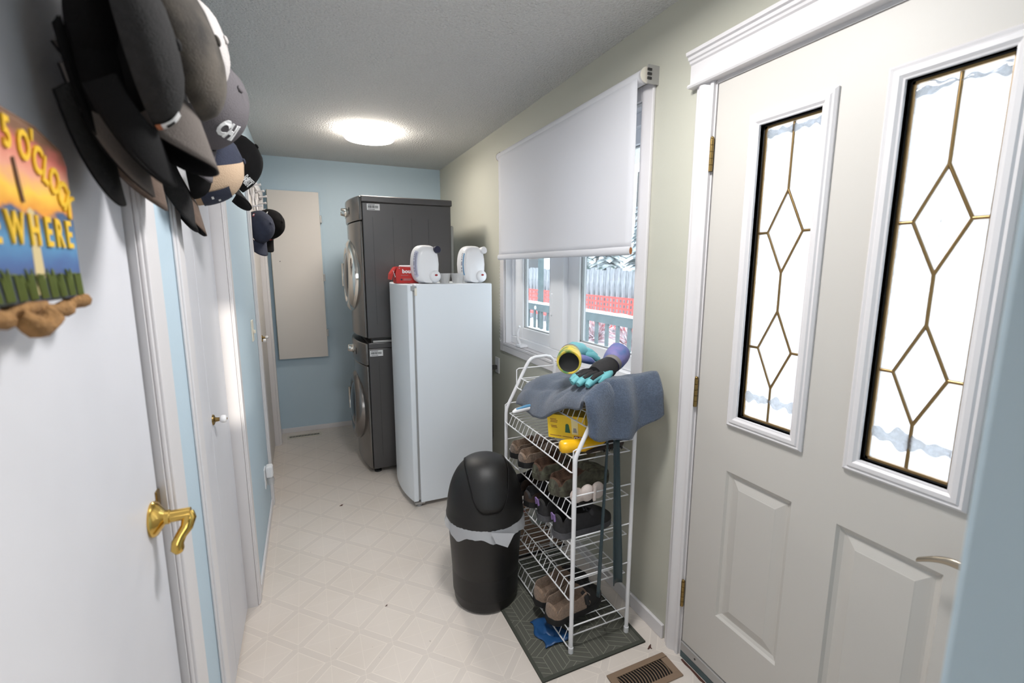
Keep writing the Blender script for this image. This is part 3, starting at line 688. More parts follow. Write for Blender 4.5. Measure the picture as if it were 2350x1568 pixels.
for x, y in ((.70, YA+.05), (1.24, YA+.05), (.70, YB-.05), (1.24, YB-.05)):
    MB().lathe([(0, 0), (.026, 0), (.026, .012), (.012, .016), (.012, .036), (0, .036)], (x, y, 0), (0, 0, 1), 14, ends=False).build('foot', 'black_rubber', wa, smooth=40)
dr = appliance('tumble_dryer', 'grey tumble dryer stacked on top of the washing machine', 1.013, 1.992, True)
sk = MB().box(.69, 1.27, YA+.004, YA+.03, .98, 1.013).box(.69, 1.27, YB-.03, YB-.004, .98, 1.013).box(.70, .72, YA+.03, YB-.03, .98, 1.013).build('stacking_frame', 'black_rubber', dr)
MB().box(.70, .87, YA-.004, YA+.004, .982, .996).build('stacking_strip', 'aluminium', dr, bevel=.002)
MB().prism([(1.29, YA+.012), (1.318, YA+.03), (1.318, YB-.03), (1.29, YB-.012)], 1.10, 1.815, 2).build('rear_housing', 'gasket', dr, bevel=.02, segs=4)

# ---- upright freezer
FY0, FY1 = 2.752, 3.332
fz = thing('upright_freezer', 'white upright freezer in front of the stacked washer and dryer', 'freezer', (1.1, 3.04, 0))
MB().box(.874, 1.364, FY0, FY1, .03, 1.412).build('cabinet_body', 'freezer_white', fz, bevel=.006)
n_ = 16; fp = [(.832-.042*(1-(2*i/n_-1)**2)**.9, FY0+.001+(FY1-FY0-.002)*i/n_) for i in range(n_+1)]
MB().prism(fp+[(.862, FY1-.001), (.862, FY0+.001)], .042, 1.412, 2).build('door', 'freezer_white', fz, smooth=25, bevel=.005)
MB().box(.8615, .8745, FY0+.006, FY1-.006, .05, 1.40).build('door_gasket', 'gasket', fz)
MB().box(.850, .885, FY0-.003, FY0+.03, 1.375, 1.402).build('hinge_cover', 'gasket', fz, bevel=.002)
MB().box(.872, .886, FY0-.004, FY0+.02, 1.345, 1.39).build('hinge_cover', 'switch_ivory', fz, bevel=.002)
MB().box(.836, .90, FY0+.004, FY0+.05, .022, .034).build('hinge_plate', 'aluminium', fz)
for x, y in ((.868, FY0+.03), (1.33, FY0+.04), (.90, FY1-.04), (1.33, FY1-.04)):
    MB().lathe([(0, 0), (.017, 0), (.017, .016), (.008, .02), (.008, .031), (0, .031)], (x, y, 0), (0, 0, 1), 14, ends=False).build('foot', 'gasket', fz, smooth=40)
MB().box(.8125, .8165, 2.838, 2.862, 1.322, 1.338).build('badge', 'gasket', fz)
text_on('badge_mark', 'w', .014, 'steel_dark', fz, (.812, 2.850, 1.330), (0, -1, 0), (0, 0, 1))

# ---- things on the freezer (top at 1.412)
ZF = 1.412
def jug(name, label, xc, yc, label_mat, cap_mat, angle=0.0):
    t = thing(name, label, 'detergent bottle', (xc, yc, ZF), rot=(0, 0, angle), group='laundry jugs on the freezer')
    def prof(a):                                     # rounded outline in x,z (metres)
        c, s = math.cos(a), math.sin(a); e = .62
        x = .082*math.copysign(abs(c)**e, c); z = .117*math.copysign(abs(s)**e, s)
        x *= 1-.10*max(0, z/.117)-.06*max(0, -z/.117)
        return x, z+.1185
    def fn(u, v):
        a = 2*PI*u; x, z = prof(a); k = (1-abs(2*v-1)**3.2)**.5; k = .62+.38*k
        zc = .1185
        return (x*k, (v-.5)*.135, max(.0015, zc+(z-zc)*k) if z > .02 else max(.0015, zc+(z-zc)*max(k, .97)))
    b = MB().grid(fn, 40, 12, wrapu=True)
    n = 40; b.f.append(tuple(range(n))[::-1]); b.f.append(tuple(range(12*n, 13*n)))
    body = b.build('body', 'plastic_white', t, local=True, smooth=45)
    MB().lathe([(.006, -.0), (.036, .010), (.041, .03), (.036, .045), (.024, .052), (0, .054)], (.040, -.026, .045), (.12, -1, -.05), 24, ends=True).build('tap', 'plastic_white', t, local=True, smooth=60)
    MB().ell((.046, -.081, .052), .010, .003, .006, 10, 6).build('tap_button', 'red_button', t, local=True, smooth=60)
    MB().lathe([(0, 0), (.0225, 0), (.0225, .026), (.019, .030), (0, .030)], (.058, -.045, .205), (.25, -1, .15), 24, ends=False).build('cap', cap_mat, t, local=True, smooth=40)
    # label: a curved patch wrapped on the side nearest the left wall
    def lab(u, v):
        a = PI-.62+u*1.24; x, z = prof(a); vv = .30-.24*v; k = (1-abs(2*vv-1)**3.2)**.5; k = .62+.38*k
        return (x*k*1.012, (vv-.5)*.137, .1185+(z-.1185)*k*1.01)
    lb = MB().grid(lab, 14, 5).build('label', label_mat[0], t, local=True, smooth=60)
    def lab2(u, v): return Vector(lab(.1+u*.8, .62+.2*v))*1.0+Vector((-.0012, -.0012, 0))
    MB().grid(lab2, 14, 2).build('label_stripe', label_mat[1], lb, local=True, smooth=60)
    tx = MB(); rnd = random.Random(3)
    for i in range(9):
        u0 = .12+.085*i
        def lw(u, v, u0=u0): return Vector(lab(u0+.05*u, .12+.34*v))+Vector((-.0012, -.0008, 0))
        if rnd.random() < .8: tx.grid(lw, 1, 2)
    tx.build('label_print', 'ink_grey', lb, local=True)
    return t
jug('detergent_jug', 'white laundry jug with a dark navy cap on the freezer', .975, 2.915, ('label_lilac', 'ink_grey'), 'plastic_navy', .12)
jug('detergent_jug', 'white laundry jug with a blue striped label and pale cap on the freezer', 1.275, 2.90, ('paper_white', 'label_blue'), 'plastic_white', .10)
def cup(label, x, y, r, h):
    t = tag(MB().lathe([(0, .001), (r*.74, .001), (r, h), (r*.95, h), (r*.70, .004), (0, .004)], (x, y, ZF), (0, 0, 1), 26, ends=False).build('measuring_cup', 'cup_plastic', smooth=40), label, 'cup', 'dosing cups on the freezer')
cup('clear plastic dosing cup next to the navy capped laundry jug', 1.098, 2.90, .040, .062)
cup('clear plastic dosing cup beside the blue labelled laundry jug', 1.180, 2.88, .046, .062)
bx = thing('dryer_sheet_box', 'red cardboard dryer sheet box with a torn flap on the freezer', 'box', (.865, 2.99, ZF), rot=(0, 0, .05))
MB().prism([(-.062, .001), (.075, .001), (.080, .062), (.060, .098), (-.058, .104), (-.068, .062)], -.045, .045, 1).build('carton', 'red_card', bx, local=True)
MB().box(-.03, .05, -.03, .03, .098, .112).build('dryer_sheets', 'paper_white', bx, local=True, bevel=.006)
MB().prism([(-.068, .10), (-.060, .10), (-.085, .05), (-.092, .022), (-.100, .026), (-.096, .06)], -.044, .03, 1).build('torn_flap', 'red_card', bx, local=True)
text_on('printed_name', 'bounce', .034, 'paper_white', bx, (.024, -.0462, .074), (1, 0, 0), (0, 0, 1), bold=.0012, local=True)
MB().lathe([(0, 0), (.006, 0), (.006, .0006), (0, .0006)], (-.032, -.0455, .024), (0, -1, 0), 14, ends=False).build('printed_dot', 'plastic_navy', bx, local=True)
pb = MB()
for z, a, b in ((.05, -.035, .012), (.028, -.02, .03), (.023, -.02, .034), (.018, -.02, .026)): pb.box(a, b, -.0462, -.045, z-.001, z+.001)
pb.box(-.048, -.041, -.0462, -.045, .09, .097)
pb.build('printed_lines', 'cup_plastic', bx, local=True)
for k in range(3): text_on('flap_print', '3', .018, 'paper_white', bx, (-.080+.004*k, -.0452, .072-.014*k), (.9, 0, .3), (-.3, 0, .9), local=True)

# ---- swing top bin
BX, BY = .968, 1.845
bn = thing('swing_bin', 'black round swing top trash bin with a white liner on the floor', 'trash bin', (BX, BY, 0))
MB().lathe([(0, .002), (.125, .002), (.138, .008), (.144, .022), (.168, .41), (.170, .425), (.160, .425), (.150, .06), (0, .05)], (BX, BY, 0), (0, 0, 1), 48, ends=False).build('bin_body', 'plastic_black', bn, smooth=35)
RD, ZL, HD_ = .172, .418, .262
dome = [(RD+.003, 0), (RD+.004, .012)]+[(RD*math.cos(a)**.72, .012+(HD_-.012)*math.sin(a)) for a in [PI/2*i/20 for i in range(1, 21)]]
lid = MB().lathe(dome, (BX, BY, ZL), (0, 0, 1), 56, ends=False).build('lid', 'plastic_black', bn, smooth=35)
vd = Vector((.283-BX, -BY, 0)).normalized(); vd = Matrix.Rotation(math.radians(9), 3, 'Z') @ vd; vl = Vector((-vd.y, vd.x, 0))
def flap_pt(l, s, out=.004):
    """l lateral -1..1, s 0 (front low) .. 1 (behind the top); a point on the dome"""
    lat = .092*l*(.80+.20*math.sin(PI*min(1, s*1.2)))
    ang = (.17+.30*abs(l)**4)*(1-s)+PI*.80*s
    yy = math.cos(ang)*math.sqrt(RD*RD-lat*lat)*.992
    rho = min(1, math.hypot(lat, yy)/RD); hh = (HD_-.012)*math.sqrt(max(0, 1-rho**(2/.72)))
    nn = Vector((0, 0, hh/HD_+.05))+vd*(yy/RD)+vl*(lat/RD); nn.normalize()
    return Vector((BX, BY, ZL+.012))+vd*yy+vl*lat+Vector((0, 0, hh))+nn*out
MB().grid(lambda u, v: flap_pt(2*u-1, v), 16, 22).build('swing_flap', 'plastic_black', lid, smooth=60, solid=.003)
rim = [flap_pt(-1, 1-i/14, .0045) for i in range(14)]+[flap_pt(-1+2*i/16, 0, .0045) for i in range(17)]+[flap_pt(1, (i+1)/14, .0045) for i in range(14)]
MB().tube(rim, .0022, 5).build('flap_seam', 'dark_hole', lid, smooth=60)
def skirt(u, v):
    a = 2*PI*u; n = noise.noise(Vector((math.cos(a)*3, math.sin(a)*3, 1.7))); n2 = noise.noise(Vector((math.cos(a)*9, math.sin(a)*9, v*2)))
    r = .1735+.008*v+.006*n2*v; z = .430-v*(.055+.028*n)
    return (BX+r*math.cos(a), BY+r*math.sin(a), z)
MB().grid(skirt, 90, 4, wrapu=True).build('bin_liner', 'bag_plastic', bn, smooth=25)
pt = vd*.186
q0 = Vector((BX, BY, .375))+pt+vl*.045
MB().add([q0+Vector((0, 0, .045))-vl*.05, q0+Vector((0, 0, .03))+vl*.05, q0+vl*.02+Vector((0, 0, -.028))+vd*.004, q0-vl*.03+Vector((0, 0, -.004))+vd*.004], [(0, 1, 2, 3)]).build('liner_flap', 'bag_plastic', bn, solid=.001)

# ---- shoe rack
RX0, RX1, RY0, RY1 = 1.154, 1.422, 1.387, 2.035
rk = thing('shoe_rack', 'white wire shoe rack with six tilted tiers against the right wall', 'shoe rack', (1.288, 1.71, 0))
for y in (RY0, RY1):
    arch = [(RX0, y, .012), (RX0, y, .80), (RX0+.003, y, .822), (RX0+.012, y, .842), (1.262, y, 1.028), (1.276, y, 1.050), (1.292, y, 1.064), (1.312, y, 1.070), (1.372, y, 1.072), (1.396, y, 1.066), (1.413, y, 1.05), (RX1, y, 1.02), (RX1, y, .012)]
    e = MB().tube(arch, .0082, 12).build('end_frame', 'rack_white', rk, smooth=50)
    for x in (RX0, RX1): MB().lathe([(0, .0), (.0098, .0), (.0105, .006), (.0105, .03), (0, .03)], (x, y, 0), (0, 0, 1), 12, ends=False).build('foot_cap', 'plastic_white', e, smooth=40)
RW = .0021
DECK = [.800, .615, .445, .273, .068, .970]
def shelf(z, xf, xb):
    long_ = MB()
    ya, yb = RY0-.0, RY1+.0
    long_.tube([(xf+.014, ya+.012, z), (xf+.014, yb-.012, z)], RW*1.15, 6)          # upper front wire
    long_.tube([(xf-.006, ya+.02, z-.045), (xf-.006, yb-.02, z-.045)], RW*1.4, 6)    # lower lip wire
    long_.tube([(xb-.09, ya+.012, z-.004), (xb-.09, yb-.012, z-.004)], RW, 6)
    long_.tube([(xb-.012, ya+.012, z), (xb-.012, yb-.012, z)], RW*1.15, 6)
    for y in (ya, yb):
        s = 1 if y == ya else -1
        long_.tube([(xf-.006, y+s*.02, z-.045), (xf-.006, y+s*.004, z-.04), (xf-.006, y+s*.004, z+.044), (xf+.006, y+s*.002, z+.05), (xb, y+s*.002, z+.05)], RW*1.35, 6)
        long_.tube([(xf+.014, y+s*.012, z), (xb-.01, y+s*.012, z)], RW*1.2, 6)
    sh = long_.build('shelf', 'rack_white', rk, smooth=50)
    n = 17; w0 = None
    for i in range(1, n):
        y = ya+.012+(yb-ya-.024)*i/n
        if w0 is None:
            w0 = MB().tube([(xf-.006, y, z-.045), (xf+.014, y, z+.0025), (xb-.012, y, z+.0025)], RW*.85, 5).build('wire', 'rack_white', sh, smooth=50); y_first = y
        else: share(w0, 'wire', sh, (0, y-y_first, 0))
    return sh
for z in DECK[:5]: shelf(z, RX0, RX1)
shelf(DECK[5], 1.215, RX1)

# ---- shoes
def shoe(name, label, loc, heading, L, Wd, hr, th, t0, mo, ml, ms, group=None, cat='clog', tongue=False, tab=None, toe_mat=None, ridges=0, stall=.022):
    t = thing(name, label, cat, loc, group=group, rot=(0, 0, heading))
    NT, NS = 30, 24
    def wid(q):
        w = .80+.20*smooth01((q-.2)/.45)
        if q < .13: w *= math.sqrt(max(0, 1-((.13-q)/.13)**2))
        if q > .72: w *= math.sqrt(max(0, 1-((q-.72)/.28)**2))
        return w*Wd/2
    def pt(s, q):
        w = max(wid(q), .0005); o = (1-smooth01((q-t0+.06)/.14))*smooth01((q-.06)/.06)
        peak = th*(1.0+.10*math.sin(min(1, max(0, (q-t0+.1)/.3))*PI))*(1-.45*smooth01((q-.6)/.42)**1.2)
        topc = hr+(peak-hr)*smooth01((q-t0+.22)/.25)
        if q > .86: topc = stall+(topc-stall)*math.sqrt(max(0, 1-((q-.86)/.14)**2)*.75+.25*(1 if q < 1 else 0))
        if q < .06: topc = stall+(topc-stall)*math.sqrt(max(0, 1-((.06-q)/.06)**2))
        a = abs(s); sg = 1 if s >= 0 else -1
        ang = a*PI/2
        yc = w*math.sin(ang)**.8; zc = stall+(topc-stall)*max(0, math.cos(ang))**.55
        if ridges: zc += .0025*math.sin(q*ridges)*(1-a)*smooth01((q-t0)/.1)
        # open profile: flat insole, rounded rim, outer wall
        if a < .55: yo, zo = w*.80*a/.55, stall+.010
        elif a < .72: k = (a-.55)/.17; yo, zo = w*(.80+.04*k), stall+.010+(topc-stall-.010)*k
        elif a < .86: k = (a-.72)/.14; yo, zo = w*(.84+.14*k), topc+.004*math.sin(k*PI)
        else: k = (a-.86)/.14; yo, zo = w*(.98+.02*k), topc+(stall-topc)*k
        return (q*L, sg*(yc*(1-o)+yo*o), zc*(1-o)+zo*o)
    S_ = [-1+2*i/NS for i in range(NS+1)]
    vs = [pt(s, (j/NT)) for j in range(NT+1) for s in S_]
    out, inn, toe = [], [], []
    for j in range(NT):
        for i in range(NS):
            f = (j*(NS+1)+i, j*(NS+1)+i+1, (j+1)*(NS+1)+i+1, (j+1)*(NS+1)+i); am = abs((S_[i]+S_[i+1])/2); q = (j+.5)/NT
            if am < .80 and .04 < q < t0+.03: inn.append(f)
            elif toe_mat and q > t0-.02: toe.append(f)
            else: out.append(f)
    up = MB().add(vs, out).build('upper', mo, t, local=True, smooth=50)
    MB().add(vs, inn).build('lining', ml, t, local=True, smooth=50)
    if toe: MB().add(vs, toe).build('toe_cap', toe_mat, t, local=True, smooth=50)
    ol = [(q*L, wid(q)*1.04) for q in [i/24 for i in range(25)]]; poly = [(-.003+x*1.012, max(y, .004)) for x, y in ol]+[(-.003+x*1.012, -max(y, .004)) for x, y in ol[::-1]]
    MB().prism(poly, .0, stall+.004, 2).build('sole', ms, t, local=True, smooth=30)
    if tongue:
        tg = MB().grid(lambda u, v: ((t0-.14+.22*v)*L, (u-.5)*.05, hr+.030*(1-v)+.006*math.cos((u-.5)*PI)), 5, 5).build('tongue', ml, t, local=True, smooth=60, solid=.005)
        for k in range(5):
            q = t0-.02+.055*k; z = th*(1.09-.07*k)+.004
            MB().tube([(q*L-.006, -.022, z-.006), (q*L, 0, z), (q*L+.006, .022, z-.006)], .0028, 6).build('lace', 'shoe_grey', t, local=True, smooth=60)
    if tab: MB().tube([(-.004, -.009, hr-.02), (-.008, -.009, hr+.008), (-.008, .009, hr+.008), (-.004, .009, hr-.02)], .0045, 6).build('heel_tab', tab, t, local=True, smooth=60)
    return t
g2 = 'shoes on the rack'
z2 = DECK[1]+.0048; z3 = DECK[2]+.0048; z5 = DECK[4]+.0048
shoe('fleece_slipper', 'brown fleece slipper farthest along the second tier of the shoe rack', (1.128, 1.915, z2), .10, .27, .098, .062, .072, .52, 'fleece_brown', 'fleece_tan', 'foam_black', g2, 'slipper')
shoe('fleece_slipper', 'brown fleece slipper beside the camouflage clogs on the rack', (1.120, 1.805, z2), .08, .27, .098, .062, .072, .52, 'fleece_brown', 'fleece_tan', 'foam_black', g2, 'slipper')
shoe('camo_clog', 'camouflage clog with brown lining beside the fleece slippers', (1.128, 1.675, z2), .05, .28, .108, .062, .082, .50, 'camo', 'lining_brown', 'camo', g2, ridges=40)
shoe('camo_clog', 'camouflage clog with brown lining at the near end of the second tier', (1.128, 1.515, z2), .18, .30, .115, .064, .088, .48, 'camo', 'lining_brown', 'camo', g2, ridges=40)
shoe('suede_shoe', 'dark brown slip on shoe on the middle tier, the farther of two', (1.128, 1.885, z3), .05, .28, .10, .072, .085, .48, 'suede_brown', 'shoe_black', 'foam_black', g2, 'shoe')
shoe('suede_shoe', 'dark brown slip on shoe on the middle tier, beside the black sneakers', (1.128, 1.765, z3), -.02, .28, .10, .066, .085, .48, 'suede_brown', 'shoe_black', 'foam_black', g2, 'shoe')
shoe('black_sneaker', 'black sneaker with a purple heel tab, farther one of the pair', (1.130, 1.632, z3), .06, .28, .098, .090, .084, .50, 'shoe_black', 'foam_black', 'shoe_grey', g2, 'sneaker', True, 'purple_tab')
shoe('black_sneaker', 'black sneaker with a purple heel tab, nearest the viewer on the rack', (1.130, 1.492, z3), .08, .28, .100, .092, .086, .50, 'shoe_black', 'foam_black', 'shoe_grey', g2, 'sneaker', True, 'purple_tab')
for lab, y, hd_ in (('fleece lined black toed clog on the bottom tier, the farther one', 1.605, .16), ('fleece lined black toed clog on the bottom tier, nearest the viewer', 1.492, .20)):
    c_ = shoe('lined_clog', lab, (1.108, y, z5), hd_, .29, .112, .075, .095, .60, 'fleece_tan', 'fleece_tan', 'foam_black', g2, toe_mat='foam_black')
    MB().tube([(.165, -.060, .050), (.160, -.052, .080), (.158, -.030, .090)], [.011, .010, .008], 8).build('strap', 'foam_black', c_, local=True, smooth=50)
    MB().lathe([(0, 0), (.010, 0), (.009, .004), (0, .005)], (.166, -.062, .056), (0, -1, .2), 12, ends=False).build('rivet', 'fleece_tan', c_, local=True, smooth=50)
# grey knit gloves rolled up at the near end of the second tier
gg = thing('rolled_gloves', 'pale grey rolled up knit gloves at the near end of the rack', 'gloves', (1.225, 1.415, DECK[1]+.005))
for c, r in (((1.185, 1.418, .650), (.030, .018, .030)), ((1.225, 1.410, .656), (.032, .018, .034)), ((1.275, 1.413, .656), (.030, .018, .034)), ((1.205, 1.425, .635), (.032, .016, .016))):
    MB().ell(c, *r, 16, 10).build('glove_roll', 'glove_grey', gg, smooth=60)
MB().tube([(1.248, 1.394, .630), (1.245, 1.390, .655), (1.250, 1.394, .690)], .007, 8).build('glove_cuff', 'glove_grey', gg, smooth=60)

# ---- things on the first tier
z1_ = DECK[0]+.0048
gb = thing('trash_bag_box', 'yellow cardboard trash bag box standing upside down on the rack', 'box', (1.272, 1.575, z1_+.018), rot=(.0, -.10, math.radians(-63)))
MB().box(-.095, .085, -.062, .075, 0, .100).build('carton', 'box_yellow', gb, local=True, bevel=.001)
# printing (the box stands upside down, so its lettering is turned over)
def bxtext(nm, tx, size, m, o, ux, uy): return text_on(nm, tx, size, m, gb, o, ux, uy, bold=.0006, local=True)
MB().box(.030, .082, -.0628, -.062, .004, .020).build('logo_band', 'box_red', gb, local=True)
bxtext('printed_name', 'GLAD', .0185, 'paper_white', (.056, -.0634, .012), (-1, 0, 0), (0, 0, -1))
MB().box(.085, .0858, -.030, -.012, .010, .062).build('logo_band', 'box_red', gb, local=True)
bxtext('printed_name', 'GLAD', .0185, 'paper_white', (.0864, -.021, .036), (0, 0, -1), (0, -1, 0))
bgm = MB().prism([(-.010, .030), (.014, .030), (.009, .062), (.004, .066), (-.001, .066), (-.006, .062)], -.0632, -.062, 1).build('printed_bag', 'bag_green', gb, local=True)
MB().box(.022, .052, -.0630, -.062, .026, .088).build('printed_panel', 'box_cream', gb, local=True)
MB().prism([(.028, .034), (.046, .034), (.043, .052), (.031, .052)], -.0636, -.063, 1).build('printed_bag', 'gasket', gb, local=True)
pl = MB()
for z, a, b in ((.080, -.080, -.050), (.074, -.078, -.044), (.068, -.080, -.046), (.052, -.078, -.05), (.046, -.076, -.048), (.012, -.085, -.03), (.012, -.024, .02)): pl.box(a, b, -.0630, -.062, z-.0012, z+.0012)
pl.build('printed_lines', 'cork', gb, local=True)
yb = thing('plastic_bottle', 'yellow plastic bottle lying on its side under the trash bag box', 'bottle', (1.14, 1.478, z1_+.026), rot=(0, 0, math.radians(-12)))
MB().lathe([(0, 0), (.018, .001), (.025, .008), (.026, .03), (.0245, .06), (.026, .10), (.026, .15), (.020, .175), (.011, .19), (.011, .205), (0, .206)], (0, 0, 0), (1, 0, 0), 24, sy=1.0, ends=False).build('body', 'bottle_yellow', yb, local=True, smooth=45)
MB().lathe([(0, .203), (.0125, .203), (.0125, .222), (0, .222)], (0, 0, 0), (1, 0, 0), 18, ends=False).build('cap', 'item_red', yb, local=True, smooth=40)
br_ = thing('scrub_brush', 'dark bristled brush lying on the top wire tier near the towel', 'brush', (1.33, 1.435, z1_))
MB().tube([(1.395, 1.432, .828), (1.36, 1.432, .832), (1.31, 1.428, .826), (1.27, 1.424, .82), (1.225, 1.418, .816)], [.015, .017, .014, .009, .007], 10).build('brush_handle', 'brush_dark', br_, smooth=60)
bri = MB(); rnd = random.Random(2)
for i in range(90):
    x = 1.30+.095*rnd.random(); y = 1.422+.02*rnd.random(); bri.tube([(x, y, .822), (x+rnd.uniform(-.006, .006), y-.004, .80+rnd.uniform(-.0, .006))], .0009, 3)
tag(bri.build('bristles', 'foam_black', br_), kind='stuff')
sc = thing('plastic_scoop', 'white plastic scoop with a blue handle poking out under the towel', 'scoop', (1.16, 1.80, z1_))
MB().tube([(1.085, 1.80, .880), (1.10, 1.80, .886), (1.15, 1.80, .893), (1.20, 1.80, .894), (1.235, 1.80, .882)], [.006, .011, .013, .013, .013], 10).build('handle', 'plastic_white', sc, smooth=60)
MB().tube([(1.10, 1.796, .893), (1.15, 1.795, .902), (1.20, 1.796, .904)], [.005, .008, .006], 8).build('handle_grip', 'handle_blue', sc, smooth=60)
MB().grid(lambda u, v: (1.215+.09*v, 1.80+.055*(u-.5)*(.7+.6*v), .890-.083*v+.014*abs(2*u-1)**2), 8, 8).build('scoop_bowl', 'plastic_white', sc, smooth=60, solid=.003)
# khaki boots standing behind on the second tier's back edge
kb_ = thing('khaki_bag', 'khaki and black bag hanging behind the shoe rack by the wall', 'bag', (1.48, 1.86, .62))
def kbf(u, v):
    a = 2*PI*u; e = .6; c, s = math.cos(a), math.sin(a)
    k = .80+.25*math.sin(PI*min(1, v*1.05))**.5
    return (1.482+.038*math.copysign(abs(c)**e, c), 1.865+.115*k*math.copysign(abs(s)**e, s), .60+.34*v)
kk = MB().grid(kbf, 28, 12, wrapu=True); kk.f.append(tuple(range(28))[::-1]); kk.f.append(tuple(range(12*28, 13*28)))
kk.build('bag_body', 'khaki', kb_, smooth=50)
MB().box(1.436, 1.446, 1.80, 1.90, .64, .82).build('front_pocket', 'foam_black', kb_, bevel=.012, segs=3)
MB().tube([(1.482, 1.82, .94), (1.482, 1.83, .985), (1.482, 1.865, 1.0), (1.482, 1.90, .985), (1.482, 1.91, .94)], .006, 8).build('bag_strap', 'khaki', kb_, smooth=60)

# ---- towel bundle draped on the top tier
def towel(u, v):
    # u along the rack (far to near), v across (hall side to wall side)
    near = smooth01((u-.48)/.18); x = 1.185+v*.275
    if u < .66:
        k = u/.66; y = 1.945-.56*k; z = 1.012+.080*smooth01((k-.45)/.5)
    else:
        k = (u-.66)/.34; hem = .15+.055*math.sin(PI*min(1, max(0, (x-1.14)/.32)))
        y = 1.385-.042*math.sin(min(1, k*2)*PI/2)-.012*k; z = 1.092+.006*math.sin(PI*min(1, k*2.5))-hem*max(0, k-.10)/.90
    if v < .34: k = (.34-v)/.34; x = 1.278-(.112-.008*near)*math.sin(k*PI/2); z -= (.115+.02*math.sin(u*7))*k**1.5*(1-1.0*smooth01((u-.62)/.2))
    if v > .74: k = (v-.74)/.26; x += .03*k*near; z -= .05*k*k*(1-near)-.02*k*near
    if u < .12: k = (.12-u)/.12; z -= .03*k*k
    P = Vector((x*6, y*6, z*4)); z += .014*noise.noise(P)+.007*noise.noise(P*2.6+Vector((5, 2, 1)))
    cr2 = math.exp(-((x-1.21)+.25*(y-1.86))**2/.0004); z -= .014*cr2*smooth01((.5-u)/.2)
    cr3 = math.exp(-((v-.28)-.9*(u-.62))**2/.0012); z -= .020*cr3*smooth01((u-.35)/.2)*smooth01((.8-u)/.1)
    if u > .58: y += .014*math.sin(v*15+3*u)*smooth01((u-.58)/.3)
    x += .010*noise.noise(Vector((y*9, z*9, 2))); y += .010*noise.noise(Vector((x*9, 4, u*3)))
    return (x, y, z)
tw = MB().grid(towel, 70, 50).build('folded_towel', 'towel_blue', smooth=70, solid=.012)
tag(tw, 'slate blue terry towel draped over the top of the shoe rack', 'towel')
# hanging tail under the near end
# ---- ski gloves on the towel
def chain(mb, pts, rad, n=12): return mb.tube(pts, rad, n)
ga = thing('ski_glove', 'teal ski glove with a yellow and green cuff open toward the viewer', 'glove', (1.25, 1.60, 1.03), group='ski gloves on the towel')
def cuff(p0, p1, r0, r1, name, m, par, flat=.72, n=24):
    p0, p1 = Vector(p0), Vector(p1); ax = (p1-p0); Ln = ax.length
    prof = [(r0*.86, -.001), (r0, .0), (r0*1.04, Ln*.25), (r0*.98, Ln*.6), (r1, Ln)]
    A = ax.normalized()
    return MB().lathe(prof, p0, A, n, ends=False).build(name, m, par, smooth=60, solid=.004)
cA = cuff((1.203, 1.528, 1.095), (1.285, 1.655, 1.105), .046, .036, 'cuff', 'glove_print', ga)
MB().lathe([(0, .012), (.03, .012), (.0425, .006), (.0435, .003)], (1.203, 1.528, 1.095), (.082, .127, .01), 24, ends=False).build('cuff_lining', 'foam_black', cA, smooth=60)
MB().lathe([(.040, 0), (.0425, .004), (.0425, .026), (.040, .03)], (1.262, 1.620, 1.1035), (.082, .127, .01), 24, ends=False).build('wrist_strap', 'strap_grey', ga, smooth=50)
hA = MB(); hA.tube([(1.275, 1.64, 1.105), (1.315, 1.675, 1.108), (1.355, 1.690, 1.100), (1.385, 1.69, 1.085)], [.034, .040, .038, .026], 14)
hA.build('hand_back', 'teal_nylon', ga, smooth=60)
for k, (dy, dz) in enumerate(((.028, .005), (.006, .012), (-.016, .010), (-.036, -.002))):
    MB().tube([(1.365, 1.69+dy*.7, 1.092+dz), (1.395, 1.688+dy, 1.088+dz), (1.418, 1.684+dy, 1.070+dz), (1.428, 1.682+dy, 1.050+dz)], [.016, .0155, .014, .008], 10).build('finger', 'teal_nylon', ga, smooth=60)
MB().tube([(1.30, 1.645, 1.09), (1.335, 1.625, 1.080), (1.365, 1.622, 1.070), (1.385, 1.628, 1.06)], [.016, .017, .015, .008], 10).build('thumb', 'glove_purple', ga, smooth=60)
gbv = thing('ski_glove', 'ski glove lying palm up with a purple blue cuff on the towel', 'glove', (1.33, 1.47, 1.02), group='ski gloves on the towel')
cB = cuff((1.447, 1.545, 1.118), (1.375, 1.505, 1.080), .044, .036, 'cuff', 'glove_purple', gbv)
MB().lathe([(0, .012), (.03, .012), (.0415, .004)], (1.447, 1.545, 1.118), (-.072, -.04, -.038), 24, ends=False).build('cuff_lining', 'foam_black', cB, smooth=60)
MB().lathe([(.036, 0), (.039, .004), (.039, .018), (.036, .022)], (1.392, 1.512, 1.09), (-.072, -.04, -.038), 24, ends=False).build('wrist_strap', 'strap_grey', gbv, smooth=50)
MB().tube([(1.382, 1.508, 1.082), (1.345, 1.492, 1.070), (1.305, 1.476, 1.062), (1.275, 1.466, 1.056)], [.034, .043, .043, .034], 14).build('palm', 'glove_black', gbv, smooth=60)
for k in range(4):
    dy = .034-.024*k; ln = (.085, .098, .092, .072)[k]
    a = MB().tube([(1.295, 1.474+dy*.9, 1.058), (1.275-ln*.35, 1.468+dy*1.1, 1.054), (1.275-ln*.8, 1.460+dy*1.25, 1.043), (1.275-ln, 1.456+dy*1.3, 1.034)], [.017, .0165, .0155, .010], 10).build('finger', 'teal_nylon', gbv, smooth=60)
    MB().tube([(1.288, 1.470+dy*.9, 1.067), (1.275-ln*.35, 1.464+dy*1.1, 1.064), (1.275-ln*.75, 1.456+dy*1.25, 1.054)], [.010, .011, .008], 8).build('finger_grip', 'glove_black', a, smooth=60)
